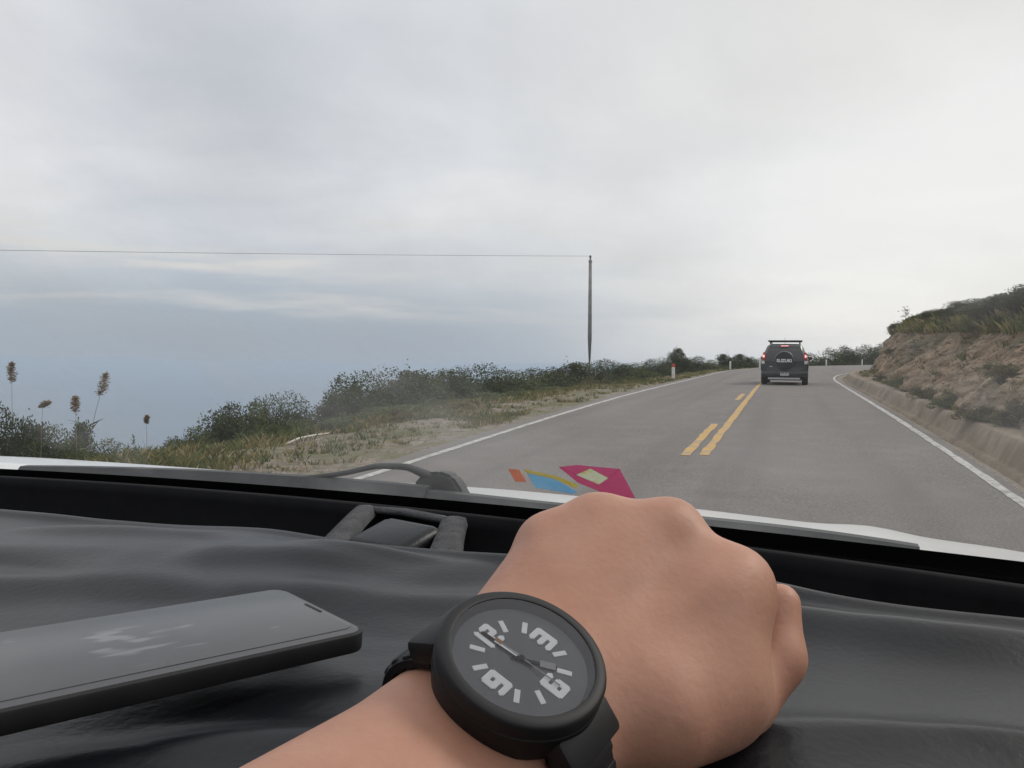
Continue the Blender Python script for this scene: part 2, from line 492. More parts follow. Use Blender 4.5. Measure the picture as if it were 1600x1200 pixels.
stripe('edge_line', XL, -30, 225, .115, M['white_line'], .012)
stripe('edge_line', XR, -30, 225, .105, M['white_line'], .012)
cline = lambda Y: -1.03 + (-1.19 + 1.03) * sstep(Y, 12, 34) + np.where(Y > 36, (XL(Y) + XR(Y)) / 2 + 1.25, 0) * sstep(Y, 36, 70)
stripe('centre_line', cline, 10.1, 60, .125, M['yellow_line'], .014)
for (a, b) in ((10.0, 14.2), (21.2, 24.6)):
    stripe('dashed_line', lambda Y: -1.25 - .11 * sstep(Y, 12, 26), a, b, .125, M['yellow_line'], .014)

# left ground sheet: verge, ridge edge and the slope falling away
us = np.concatenate([np.linspace(.22, 9, 68), 9 + np.geomspace(.3, 110, 34)])
Yg, Ug = np.meshgrid(rows, us, indexing='ij')
Zl = zleft(Ug, Yg)
Xg = XL(Yg) - Ug
v = np.stack([Xg, Yg, Zl], -1).reshape(-1, 3)
f = grid(len(us), len(rows))
fc = Ug.reshape(-1)[f].mean(1)
terr = mesh_np('terrain', v, f, smooth_=True, mats=[M['earth'], M['slope']], mi=(fc > 6.2).astype(int))
tag(terr, kind='structure')
# hillside beyond the last bend and far below
ys2 = np.concatenate([[230], 230 + np.geomspace(3, 700, 26)])
xs2 = np.linspace(-20, 420, 90)
Y2, X2 = np.meshgrid(ys2, xs2, indexing='ij')
Z2 = np.where(X2 < XL(230) - .25, zleft(np.maximum(XL(230) - X2, .25), 230. + 0 * X2), zroad(230) - .05) - .5 * (Y2 - 230) + 2 * fbm(np.stack([X2 * .05, Y2 * .05, X2 * 0], -1), 3, 4) * sstep(Y2, 230, 260)
fh = mesh_np('hillside', np.stack([X2, Y2, Z2], -1).reshape(-1, 3), grid(90, len(ys2)), M['slope'], smooth_=True)
tag(fh, kind='structure')

# right side: gravel strip, concrete gutter, cut bank and the hill on top
vs_g = np.array([.14, .22, .30, .38])
Yg, Vg = np.meshgrid(rows, vs_g, indexing='ij')
Zg = zroad(Yg) - .006 - .10 * sstep(Vg, .15, .45) + .015 * fbm(np.stack([Vg * 9, Yg * 4, Vg * 0], -1), 3, 6)
Zg[:, 0] = zroad(rows) - .01
gv = mesh_np('gravel_strip', np.stack([XR(Yg) + Vg, Yg, Zg], -1).reshape(-1, 3), grid(4, len(rows)), M['gravel'], smooth_=True)
tag(gv, kind='structure')
# gutter profile: apron dips to the invert, a small ledge, then the back wall leans up to the bank
gp = np.array([(.36, -.125), (.42, -.135), (.47, -.14), (.49, -.075), (.56, -.07), (.575, -.05), (.62, .05), (.67, .15), (.71, .225), (.73, .24), (.86, .245), (1.08, .24), (1.14, .10)])
Yg = np.repeat(rows[:, None], len(gp), 1)
wob = .009 * fbm(np.stack([Yg * .8, gp[None, :, 0] * 3 + 0 * Yg, 0 * Yg], -1), 3, 8)
gu = mesh_np('gutter', np.stack([XR(Yg) + gp[None, :, 0] + wob, Yg, zroad(Yg) + gp[None, :, 1] + wob * .4], -1).reshape(-1, 3), grid(len(gp), len(rows)), M['concrete'], smooth_=True)
tag(gu, kind='structure')

BH = hermite([-30, 10, 20, 30, 42, 60, 230], [1.6, 1.65, 1.75, 2.05, 2.45, 2.6, 3.0])     # height of the cut above the road


def bank_pt(q, Y):
    """q 0..1 up the cut face, 1..2 over the lip and back across the hill"""
    q = np.asarray(q, float); Y = np.asarray(Y, float)
    H = BH(Y)
    a = np.clip(q, 0, 1)
    v_ = 1.06 + 1.38 * a ** 1.3 + .95 * sstep(Y, 22, 46) * sstep(a, 0, .07)
    z_ = .16 + (H - .16) * a
    b = np.clip(q - 1, 0, 1)
    v_ = v_ + 14 * b ** 1.4
    z_ = z_ + .25 * sstep(b, 0, .05) + 2.6 * b ** 1.2
    P = np.stack([v_ * .55, Y * .55, z_ * .55], -1)
    amp = sstep(a, .0, .15) * (1 - .8 * sstep(b, 0, .08))
    n1 = fbm(P, 5, 21, .55); n2 = np.abs(fbm(P * 2.2, 3, 33))
    v_ = v_ + amp * (.34 * n1 - .24 * n2 + .10 * fbm(P * 7, 3, 55))
    z_ = z_ + .10 * amp * n1 + .10 * sstep(b, 0, .1) * fbm(P * 2, 3, 3)
    return XR(Y) + v_, Y, zroad(Y) + z_


rb = np.concatenate([np.arange(-6, 7, 1.), np.arange(7, 60, .11), np.arange(60, 120, .8)])
qs = np.concatenate([np.linspace(0, 1, 60), 1 + np.linspace(0.01, .12, 9), 1 + np.linspace(.15, 1, 18)])
Yg, Qg = np.meshgrid(rb, qs, indexing='ij')
bx, by, bz = bank_pt(Qg, Yg)
f = grid(len(qs), len(rb))
fq = Qg.reshape(-1)[f].mean(1)
bk = mesh_np('cut_bank', np.stack([bx, by, bz], -1).reshape(-1, 3), f, smooth_=True, mats=[M['bank'], M['slope']], mi=(fq > 1.02).astype(int))
tag(bk, kind='structure')
# far ground to the right, behind the bank
Y2, X2 = np.meshgrid(np.linspace(-60, 240, 40), np.linspace(0, 300, 30), indexing='ij')
o = mesh_np('hill', np.stack([XR(Y2) + 12 + X2, Y2, zroad(Y2) + 4.0 + .1 * np.minimum(X2, 60) + 0 * Y2], -1).reshape(-1, 3), grid(30, 40), M['slope'], smooth_=True)
tag(o, kind='structure')

# sea far below, reaching the horizon; the axes follow the road, which climbs GRADE here, so level water falls away ahead in them
GRADE = .034
g = np.concatenate([-np.geomspace(300000, 500, 24), np.geomspace(500, 300000, 24)])
g2 = np.concatenate([[-3000, -1000], np.geomspace(100, 300000, 30)])
X2, Y2 = np.meshgrid(g, g2, indexing='xy')
sea = mesh_np('sea', np.stack([X2, Y2, 0 * X2 - 420], -1).reshape(-1, 3), grid(48, 32), M['sea'])
sea.rotation_euler = (-math.atan(GRADE), 0, 0)
tag(sea, kind='structure')
# hazy air over sea and ridge
bm = bmesh.new(); box(bm, (0, 0, (-422 + 34) / 2), (620000, 620000, 456))
hm = bpy.data.materials.new('haze_air'); hm.use_nodes = True; hm.node_tree.nodes.clear()
pv_ = hm.node_tree.nodes.new('ShaderNodeVolumePrincipled'); pv_.inputs['Color'].default_value = (.68, .82, .98, 1); pv_.inputs['Density'].default_value = 8e-5
ho_ = hm.node_tree.nodes.new('ShaderNodeOutputMaterial'); hm.node_tree.links.new(pv_.outputs[0], ho_.inputs['Volume'])
hz = fin('haze', bm, hm); hz.rotation_euler = (-math.atan(GRADE), 0, 0); tag(hz, 'thin bluish haze in the air over the sea', 'haze', kind='stuff')


# ------------------------------------------------------------------ vegetation
def leaves(pts, size, nrm=None, aspect=.45, flat=.6):
    """folded leaf: two triangles per leaf, four vertices"""
    n = len(pts)
    d = rng.normal(size=(n, 3)); d[:, 2] = np.abs(d[:, 2]) * .6; d /= np.linalg.norm(d, axis=1)[:, None]
    u = rng.normal(size=(n, 3)); s = np.cross(d, u); s /= np.linalg.norm(s, axis=1)[:, None] + 1e-9
    sz = size * rng.uniform(.6, 1.35, n)[:, None]
    a = pts; b = pts + d * sz; m = pts + d * sz * .5
    l = m + s * sz * aspect * .5 + [0, 0, .0]; r_ = m - s * sz * aspect * .5
    v = np.stack([a, l, b, r_], 1).reshape(-1, 3)
    f = np.arange(n * 4).reshape(n, 4)
    return v, f


def bush_meshes(w, h, nclump, nleaf, lsize, seed, spiky=.25):
    r = np.random.default_rng(seed)
    P = []
    stems = []
    for c in range(nclump):
        a = r.uniform(0, 2 * np.pi); rr = w / 2 * math.sqrt(r.uniform(0, 1)) * .88
        ztop = h * (1 - .60 * (rr / (w / 2)) ** 2.6) * r.uniform(.80, 1.0)
        cx, cy = rr * math.cos(a), rr * math.sin(a)
        cz = ztop * r.uniform(.35, 1.0) ** .7 - .08 * h
        cr = r.uniform(.09, .17) * min(w, h * 1.4)
        n = int(nleaf / nclump * r.uniform(.6, 1.4))
        q = r.normal(size=(n, 3)); q /= np.linalg.norm(q, axis=1)[:, None]
        q *= (cr * r.uniform(.25, 1.0, n) ** .5)[:, None] * np.array([1.15, 1.15, .85])
        P.append(q + [cx, cy, max(cz, cr * .6)])
        stems.append((cx, cy, max(cz, cr * .6)))
        if r.uniform() < spiky:          # a shoot standing out of the outline
            k = r.integers(10, 24); L_ = r.uniform(.12, .3) * h
            tt = r.uniform(0, 1, k)
            dx, dy = r.normal(size=2) * .35
            P.append(np.stack([cx + dx * tt * L_, cy + dy * tt * L_, cz + cr * .6 + tt * L_], -1) + r.normal(size=(k, 3)) * .03 * h)
    P = np.vstack(P)
    P[:, 2] = np.maximum(P[:, 2], .02)
    P[:, 2] *= h / np.percentile(P[:, 2], 99.8)
    P[:, :2] *= (w / 2) / np.percentile(np.hypot(P[:, 0], P[:, 1]), 97)
    lv, lf = leaves(P, lsize)
    sv, sf = [], []
    for (cx, cy, cz) in stems:
        tpts = np.linspace(0, 1, 5)
        path = np.stack([cx * tpts ** 1.4 + .04 * np.sin(tpts * 5 + cx), cy * tpts ** 1.4 + .03 * np.cos(tpts * 4 + cy) - .03, cz * tpts - .25 * (1 - tpts)], -1)
        v, f, _ = tube(path, np.linspace(.022, .006, 5) * (h / 1.4), 5)
        b = sum(len(x) for x in sv); sv.append(v); sf += [tuple(np.array(q) + b) for q in f]
    return lv, lf, np.vstack(sv), np.array(sf)


BUSH = []
specs = [(2.6, 2.2, 80, 19000, .075, 'leaf_dark', .0), (2.2, 2.0, 64, 16000, .07, 'leaf_mid', .0), (3.2, 2.2, 90, 22000, .08, 'leaf_dark', .0), (1.7, 2.2, 54, 12500, .075, 'leaf_dark', .12),
         (2.3, 1.0, 50, 9500, .075, 'leaf_mid', .12), (1.6, .8, 34, 6000, .065, 'leaf_dry', .25)]
for i, (w, h, nc, nl, ls, mk, sp) in enumerate(specs):
    lv, lf, sv, sf = bush_meshes(w, h, nc, nl, ls, 100 + i, sp)
    a = mesh_np('crown', lv, lf, M[mk]); b = mesh_np('trunk', sv, sf, M['stem'], smooth_=True)
    BUSH.append((a.data, b.data, w, h))
    bpy.data.objects.remove(a); bpy.data.objects.remove(b)


def bush(X, Y, z, h, w, kind, label, group=None, name='bush'):
    md, sd, bw, bh = BUSH[kind]
    o = empty(name, (X, Y, z), label, 'bush', group, random.uniform(0, 6.28))
    c = link('crown', md, o); s = link('trunk', sd, o)
    for q in (c, s): q.scale = (w / bw, w / bw, h / bh)
    return o


BUSH_SPOTS = [  # x, y, ground z, height, width, kind, label, group
    (-12.23, 9.4, -2.02, 2.33, 1.27, 0, 'dark green bush below the left verge, first from the left picture edge', 'bushes below the left verge'),
    (-12.31, 9.89, -2.08, 2.05, 1.1, 3, 'tall spiky dark bush below the left verge, second from the left picture edge', 'bushes below the left verge'),
    (-12.34, 10.4, -2.07, 1.95, 1.1, 1, 'mid-green bush below the left verge, third from the left picture edge', 'bushes below the left verge'),
    (-12.79, 11.3, -2.11, 1.98, 0.94, 3, 'tall spiky dark bush below the left verge, fourth from the left picture edge', 'bushes below the left verge'),
    (-11.47, 10.7, -1.61, 1.27, 1.1, 1, 'mid-green bush below the left verge, fifth from the left picture edge', 'bushes below the left verge'),
    (-11.72, 11.66, -1.71, 1.14, 1.38, 4, 'low mid-green bush below the left verge, sixth from the left picture edge', 'bushes below the left verge'),
    (-10.51, 11.03, -1.14, 0.66, 1.15, 5, 'low straw-brown bush below the left verge, seventh from the left picture edge', 'bushes below the left verge'),
    (-11.46, 12.83, -1.74, 1.39, 1.27, 1, 'mid-green bush of the rounded clump left of the thicket, first from left', 'bushes of the small rounded clump'),
    (-12.28, 14.68, -2.07, 2.0, 1.87, 0, 'dark green bush of the rounded clump left of the thicket, second from left', 'bushes of the small rounded clump'),
    (-12.24, 15.75, -2.21, 2.11, 1.7, 1, 'mid-green bush of the rounded clump left of the thicket, third from left', 'bushes of the small rounded clump'),
    (-12.23, 16.83, -2.17, 2.22, 1.95, 2, 'broad dark bush of the rounded clump left of the thicket, fourth from left', 'bushes of the small rounded clump'),
    (-10.0, 14.42, -1.07, 0.84, 1.49, 4, 'low mid-green bush of the rounded clump left of the thicket, fifth from left', 'bushes of the small rounded clump'),
    (-9.64, 14.53, -0.86, 0.42, 1.15, 5, 'low straw-brown bush of the rounded clump left of the thicket, sixth from left', 'bushes of the small rounded clump'),
    (-10.12, 39.91, -2.11, 2.33, 3.24, 2, 'broad dark bush on the ridge skyline, first to the left of the utility pole', 'bushes on the ridge skyline'),
    (-10.61, 37.61, -2.07, 2.38, 3.24, 3, 'tall spiky dark bush on the ridge skyline, second to the left of the utility pole', 'bushes on the ridge skyline'),
    (-10.81, 34.34, -1.93, 2.03, 3.51, 0, 'dark green bush on the ridge skyline, third to the left of the utility pole', 'bushes on the ridge skyline'),
    (-11.05, 31.07, -2.06, 2.17, 3.51, 1, 'mid-green bush on the ridge skyline, fourth to the left of the utility pole', 'bushes on the ridge skyline'),
    (-11.52, 28.8, -2.15, 2.59, 3.51, 2, 'broad dark bush on the ridge skyline, fifth to the left of the utility pole', 'bushes on the ridge skyline'),
    (-11.41, 25.64, -1.89, 2.25, 3.51, 0, 'dark green bush on the ridge skyline, sixth to the left of the utility pole', 'bushes on the ridge skyline'),
    (-11.25, 23.56, -2.11, 2.25, 2.7, 1, 'mid-green bush on the ridge skyline, seventh to the left of the utility pole', 'bushes on the ridge skyline'),
    (-11.43, 22.45, -2.03, 2.5, 2.97, 3, 'tall spiky dark bush on the ridge skyline, eighth to the left of the utility pole', 'bushes on the ridge skyline'),
    (-11.4, 20.34, -2.14, 2.66, 3.51, 2, 'broad dark bush on the ridge skyline, ninth to the left of the utility pole', 'bushes on the ridge skyline'),
    (-11.21, 18.27, -1.85, 2.07, 1.9, 0, 'dark green bush on the ridge skyline, tenth to the left of the utility pole', 'bushes on the ridge skyline'),
    (-9.63, 44.34, -2.15, 2.43, 3.51, 0, 'dark green bush on the ridge skyline, first to the right of the utility pole', 'bushes on the ridge skyline'),
    (-9.09, 48.77, -2.02, 2.04, 3.24, 1, 'mid-green bush on the ridge skyline, second to the right of the utility pole', 'bushes on the ridge skyline'),
    (-9.39, 58.76, -2.3, 2.37, 3.24, 2, 'broad dark bush on the ridge skyline, third to the right of the utility pole', 'bushes on the ridge skyline'),
    (-9.05, 65.83, -2.42, 3.18, 2.29, 3, 'tall spiky dark bush on the ridge skyline, fourth to the right of the utility pole', 'bushes on the ridge skyline'),
    (-8.52, 72.88, -2.58, 2.52, 3.51, 0, 'dark green bush on the ridge skyline, fifth to the right of the utility pole', 'bushes on the ridge skyline'),
    (-7.49, 80.13, -2.78, 2.27, 3.78, 1, 'mid-green bush on the ridge skyline, sixth to the right of the utility pole', 'bushes on the ridge skyline'),
    (-6.33, 85.89, -2.96, 2.92, 3.24, 3, 'tall spiky dark bush on the ridge skyline, seventh to the right of the utility pole', 'bushes on the ridge skyline'),
    (-4.96, 91.68, -2.93, 2.81, 3.24, 3, 'tall spiky dark bush behind the car ahead, first along the outside of the bend', 'bushes on the ridge skyline'),
    (-3.38, 97.52, -3.06, 2.32, 4.05, 2, 'broad dark bush behind the car ahead, second along the outside of the bend', 'bushes on the ridge skyline'),
    (-1.67, 102.9, -3.27, 2.27, 4.05, 0, 'dark green bush behind the car ahead, third along the outside of the bend', 'bushes on the ridge skyline'),
    (0.21, 108.34, -3.14, 1.94, 4.05, 1, 'mid-green bush behind the car ahead, fourth along the outside of the bend', 'bushes on the ridge skyline'),
    (2.02, 114.29, -3.54, 2.12, 4.05, 2, 'broad dark bush behind the car ahead, fifth along the outside of the bend', 'bushes on the ridge skyline'),
    (3.17, 128.55, -6.48, 5.79, 5.75, 0, 'big dark green bush beyond the far end of the road, first from the left', 'far bushes beyond the bend'),
    (5.96, 134.9, -7.86, 7.79, 6.9, 2, 'big broad dark bush beyond the far end of the road, second from the left', 'far bushes beyond the bend'),
    (8.98, 141.31, -7.05, 7.34, 6.9, 0, 'big dark green bush beyond the far end of the road, third from the left', 'far bushes beyond the bend'),
    (11.84, 145.52, -6.59, 7.06, 6.9, 2, 'big broad dark bush beyond the far end of the road, fourth from the left', 'far bushes beyond the bend'),
    (14.81, 149.79, -6.88, 7.67, 6.9, 0, 'big dark green bush beyond the far end of the road, fifth from the left', 'far bushes beyond the bend'),
    (17.77, 152.97, -5.95, 6.73, 6.9, 2, 'big broad dark bush beyond the far end of the road, sixth from the left', 'far bushes beyond the bend'),
    (-9.92, 12.84, -1.02, 0.69, 1.61, 4, 'low mid-green bush in front of the ridge thicket, first from the left', 'low bushes in front of the thicket'),
    (-8.5, 13.36, -0.45, 0.36, 1.38, 4, 'low mid-green bush in front of the ridge thicket, second from the left', 'low bushes in front of the thicket'),
    (-8.79, 15.38, -0.48, 0.37, 1.84, 4, 'low mid-green bush in front of the ridge thicket, third from the left', 'low bushes in front of the thicket'),
    (-9.13, 17.92, -0.61, 0.43, 2.29, 1, 'mid-green bush in front of the ridge thicket, fourth from the left', 'low bushes in front of the thicket'),
    (-7.53, 14.77, -0.27, 0.3, 1.15, 5, 'low straw-brown bush in front of the ridge thicket, fifth from the left', 'low bushes in front of the thicket'),
    (-9.04, 20.08, -0.67, 0.48, 2.07, 4, 'low mid-green bush in front of the ridge thicket, sixth from the left', 'low bushes in front of the thicket'),
    (-7.56, 17.94, -0.32, 0.3, 1.15, 5, 'low straw-brown bush in front of the ridge thicket, seventh from the left', 'low bushes in front of the thicket'),
    (-9.12, 23.23, -0.89, 0.67, 2.7, 1, 'mid-green bush in front of the ridge thicket, eighth from the left', 'low bushes in front of the thicket'),
    (-9.04, 26.44, -0.72, 0.4, 2.3, 4, 'low mid-green bush in front of the ridge thicket, ninth from the left', 'low bushes in front of the thicket'),
    (-8.85, 30.23, -0.92, 0.53, 2.7, 1, 'mid-green bush in front of the ridge thicket, tenth from the left', 'low bushes in front of the thicket'),
    (-8.46, 35.16, -0.95, 0.73, 1.84, 5, 'low straw-brown bush in front of the ridge thicket, eleventh from the left', 'low bushes in front of the thicket'),
    (-7.91, 40.66, -1.1, 0.75, 1.72, 4, 'low mid-green bush in front of the ridge thicket, twelfth from the left', 'low bushes in front of the thicket'),
    (5.5, 49.65, 1.9, 0.61, 0.8, 5, 'low straw-brown bush on top of the cut bank, first from its left end', 'bushes on top of the cut bank'),
    (5.51, 41.5, 2.2, 0.47, 1.0, 4, 'low mid-green bush on top of the cut bank, second from its left end', 'bushes on top of the cut bank'),
    (4.96, 32.65, 2.14, 0.47, 1.2, 1, 'mid-green bush on top of the cut bank, third from its left end', 'bushes on top of the cut bank'),
    (4.71, 27.7, 2.03, 0.47, 1.1, 4, 'low mid-green bush on top of the cut bank, fourth from its left end', 'bushes on top of the cut bank'),
    (4.79, 26.05, 2.06, 0.58, 1.3, 0, 'dark green bush on top of the cut bank, fifth from its left end', 'bushes on top of the cut bank'),
    (4.61, 22.9, 1.95, 0.5, 1.4, 1, 'mid-green bush on top of the cut bank, sixth from its left end', 'bushes on top of the cut bank'),
    (4.72, 21.6, 2.0, 0.51, 1.4, 0, 'dark green bush on top of the cut bank, seventh from its left end', 'bushes on top of the cut bank'),
    (4.71, 20.0, 2.01, 0.56, 1.5, 3, 'tall spiky dark bush on top of the cut bank, eighth from its left end', 'bushes on top of the cut bank'),
    (4.78, 18.9, 1.93, 0.66, 1.6, 0, 'dark green bush on top of the cut bank, ninth from its left end', 'bushes on top of the cut bank'),
    (3.97, 36.4, 0.82, 0.35, 0.7, 5, 'low straw-brown bush rooted in the face of the cut bank, first from the left', 'low bushes on the face of the cut bank'),
    (3.0, 24.7, 0.1, 0.3, 0.8, 4, 'low mid-green bush rooted in the face of the cut bank, second from the left', 'low bushes on the face of the cut bank'),
    (2.87, 19.8, 0.12, 0.3, 0.8, 5, 'low straw-brown bush rooted in the face of the cut bank, third from the left', 'low bushes on the face of the cut bank'),
    (2.85, 16.5, 0.13, 0.3, 0.8, 4, 'low mid-green bush rooted in the face of the cut bank, fourth from the left', 'low bushes on the face of the cut bank'),
    (2.82, 14.0, 0.15, 0.3, 0.8, 5, 'low straw-brown bush rooted in the face of the cut bank, fifth from the left', 'low bushes on the face of the cut bank'),
    (2.99, 13.6, 0.17, 0.3, 0.7, 4, 'low mid-green bush rooted in the face of the cut bank, sixth from the left', 'low bushes on the face of the cut bank'),
    (3.19, 14.5, 0.81, 0.3, 0.8, 5, 'low straw-brown bush rooted in the face of the cut bank, seventh from the left', 'low bushes on the face of the cut bank'),
    (3.07, 13.0, 0.2, 0.3, 0.7, 5, 'low straw-brown bush rooted in the face of the cut bank, eighth from the left', 'low bushes on the face of the cut bank'),
    (3.15, 13.2, 0.33, 0.3, 0.5, 5, 'low straw-brown bush rooted in the face of the cut bank, ninth from the left', 'low bushes on the face of the cut bank'),
]
for (X, Y, z, h, w, k, lab, grp) in BUSH_SPOTS:
    bush(X, Y, z, h, w, k, lab, grp)


# grass: tufts of slim blades, one object for the verge and one for the bank
def tufts(X, Y, zf, hgt, nb, spread, wid):
    """clumps of blades fanning out from their own roots; zf gives the ground under each blade"""
    k = rng.integers(nb[0], nb[1], len(X)); ix = np.repeat(np.arange(len(X)), k); n_ = len(ix)
    a = rng.uniform(0, 2 * np.pi, n_); rr = np.abs(rng.normal(size=n_)) * spread[ix]
    bx, by = X[ix] + np.cos(a) * rr, Y[ix] + np.sin(a) * rr
    bz = zf(bx, by, ix)
    h = hgt[ix] * rng.uniform(.45, 1.25, n_); w = wid[ix] * rng.uniform(.7, 1.3, n_)
    a2 = a + rng.normal(size=n_) * .8; ca, sa = np.cos(a2), np.sin(a2)
    ln = h * (.15 + .75 * rng.uniform(0, 1, n_) * np.clip(rr / (spread[ix] + 1e-6), .2, 1.4))
    P = np.stack([bx, by, bz - .012], -1); s_ = np.stack([-sa, ca, 0 * sa], -1) * (w / 2)[:, None]; l = np.stack([ca * ln, sa * ln, 0 * ln], -1)
    up = lambda q: np.stack([0 * h, 0 * h, h * q], -1)
    v = np.stack([P - s_, P + s_, P + l * .35 + up(.62) + s_ * .7, P + l + up(1.)], 1).reshape(-1, 3)
    return v, np.arange(n_ * 4).reshape(n_, 4), ix


n = 22000
Y = 6.5 + 85 * rng.uniform(0, 1, n) ** 1.8
U = .45 + (UE(Y) + 1.6) * rng.uniform(0, 1, n)
X = XL(Y) - U
patch = fbm(np.stack([X * .6, Y * .6, 0 * X], -1), 3, 12)
near_edge = sstep(U / UE(Y), .45, 1.0)
bare = np.exp(-(((Y - 9.5) / 5) ** 2)) * np.exp(-(((U - 2.2) / 1.6) ** 2))
keep = rng.uniform(0, 1, n) < np.clip(.45 + .75 * patch + .4 * near_edge - .75 * bare, .08, 1) * sstep(U, .45, 1.1)
X, Y, U, patch, near_edge = X[keep], Y[keep], U[keep], patch[keep], near_edge[keep]
hg = (.05 + .10 * near_edge + .06 * np.clip(patch, 0, 1)) * rng.uniform(.5, 1.7, len(X))
v, f, ix = tufts(X, Y, lambda x, y, i: zleft(XL(y) - x, y), hg, (10, 26), .03 + .35 * hg, np.clip(.006 + .0006 * Y, .008, .03))
tone = rng.uniform(0, 1, len(X)) + .3 * patch - .1 * (1 - near_edge)
mi = np.digitize(tone, [.18, .52]); mi = np.where(mi == 0, 2, np.where(mi == 1, 1, 0))
gr = mesh_np('verge_grass', v, f, mats=[M['grass_a'], M['grass_b'], M['grass_c']], mi=mi[ix])
tag(gr, 'dry green and straw grass along the left verge', 'grass', kind='stuff')

n = 6500
Y = 8 + 62 * rng.uniform(0, 1, n) ** 1.5
sel = rng.uniform(0, 1, n)
Q = np.where(sel < .62, .985 + .36 * rng.uniform(0, 1, n) ** 1.5, np.where(sel < .82, .02 + .2 * rng.uniform(0, 1, n) ** 1.5, rng.uniform(.1, 1, n)))
bx, by, bz = bank_pt(Q, Y)
pt = fbm(np.stack([bx * .6, by * .6, bz * .9], -1), 3, 44)
keep = (rng.uniform(0, 1, n) < np.where(Q > .98, .95, np.where(Q < .2, .4 + pt, .02 + .7 * pt)))
bx, by, bz, Q, pt = bx[keep], by[keep], bz[keep], Q[keep], pt[keep]
hg = np.where(Q > .98, .19, .09) * rng.uniform(.5, 1.5, len(bx))
v, f, ix = tufts(bx, by, lambda x, y, i: bz[i] - .02, hg, (12, 28), .04 + .3 * hg, np.clip(.008 + .0006 * by, .01, .03))
mi = np.digitize(rng.uniform(0, 1, len(bx)) + .25 * pt, [.15, .60]); mi = np.where(mi == 0, 2, np.where(mi == 1, 1, 0))
gb = mesh_np('bank_grass', v, f, mats=[M['grass_a'], M['grass_b'], M['grass_c']], mi=mi[ix])
tag(gb, 'rough grass on top and at the foot of the cut bank', 'grass', kind='stuff')

# loose stones on the verge: countless, one object
n = 2600
Y = 7.5 + 26 * rng.uniform(0, 1, n) ** 1.6; U = .4 + 4.2 * rng.uniform(0, 1, n); X = XL(Y) - U; Z = zleft(U, Y)
octa = np.array([(1, 0, 0), (0, 1, 0), (-1, 0, 0), (0, -1, 0), (0, 0, .7), (0, 0, -.5)], float)
of = np.array([(0, 1, 4), (1, 2, 4), (2, 3, 4), (3, 0, 4), (1, 0, 5), (2, 1, 5), (3, 2, 5), (0, 3, 5)])
sz = rng.uniform(.008, .03, n) * (1 + (rng.uniform(0, 1, n) > .97) * 1.5)
v = (octa[None] * rng.uniform(.6, 1.3, (n, 6, 1))) * sz[:, None, None] + np.stack([X, Y, Z], -1)[:, None]
f = of[None] + (np.arange(n) * 6)[:, None, None]
st = mesh_np('gravel', v.reshape(-1, 3), f.reshape(-1, 3), M['gravel'])
tag(st, 'loose pale stones scattered over the bare verge', 'gravel', kind='stuff')

# broken rock in the cut face
n = 2600
Y = 9 + 45 * rng.uniform(0, 1, n) ** 1.4; Q = rng.uniform(.03, .97, n)
cl = fbm(np.stack([Y * .5, Q * 3, 0 * Y], -1), 2, 91); kk = cl > -.1; Y, Q = Y[kk], Q[kk]; n = len(Y)
bx, by, bz = bank_pt(Q, Y)
sz = rng.uniform(.02, .065, n) * (1 + 1.2 * (rng.uniform(0, 1, n) > .93))
v = (octa[None] * rng.uniform(.5, 1.35, (n, 6, 1)) * [.8, 1.2, .9]) * sz[:, None, None] + np.stack([bx, by, bz], -1)[:, None]
f = of[None] + (np.arange(n) * 6)[:, None, None]
st = mesh_np('bank_stones', v.reshape(-1, 3), f.reshape(-1, 3), M['bank'])
tag(st, 'broken brown stones lodged in the cut bank', 'stones', kind='stuff')

# ------------------------------------------------------------------ reeds, stick, pole, posts
def reed(X, Y, zb, zt, lean, plume, label, droop=0.):
    o = empty('reed', (X, Y, zb), label, 'reed', 'plumed reeds at the edge of the drop')
    H = zt - zb
    tt = np.linspace(0, 1, 10)
    path = np.stack([lean[0] * tt ** 2, lean[1] * tt ** 2, H * tt], -1)
    # stalk, seed plume and long leaves
    tubeo('stalk', path, np.linspace(.006, .003, 10), M['reed'], o, 5)
    k = 420
    tq = rng.uniform(0, 1, k) ** .8
    d = np.array([lean[0] * .9 + droop, lean[1] * .9, H * .5 * (1 - .8 * abs(droop))]); d = d / np.linalg.norm(d) * plume
    p0 = path[-1] - d * .25
    rad = .17 * plume * np.sin(np.pi * np.clip(tq * .92 + .06, 0, 1)) ** .8
    P = p0 + d * tq[:, None] + rng.normal(size=(k, 3)) * rad[:, None] * .55
    lv, lf = leaves(P, .05, aspect=.3)
    tag(mesh_np('plume', lv, lf, M['reed'], o), kind='stuff')
    P = np.stack([lean[0] * .3 * rng.uniform(0, 1, 26) + rng.normal(size=26) * .05, rng.normal(size=26) * .05, rng.uniform(.1, .7, 26) * H], -1)
    lv, lf = leaves(P, .28, aspect=.07)
    tag(mesh_np('leaf_blades', lv, lf, M['grass_a'], o), kind='stuff')
    return o


reed(-12.38, 9.62, -2.11, 0.82, (0.05, 0), 0.33, 'pinkish plumed reed at the far left, tallest over the drop', 0)
reed(-10.69, 9.54, -1.16, 0.66, (0.28, 0.12), 0.36, 'green-tinted plumed reed leaning right over the drop', 0)
reed(-11.77, 9.62, -1.66, 0.37, (0.12, 0), 0.22, 'drooping brown plumed reed between two upright ones on the left', 0.8)
reed(-11.31, 9.95, -1.52, 0.31, (0.0, 0), 0.26, 'small upright brown reed near the leaning reed', 0)
reed(-11.60, 11.75, -1.64, -0.10, (0.03, 0), 0.14, 'short thin reed alone right of the other reeds', 0)

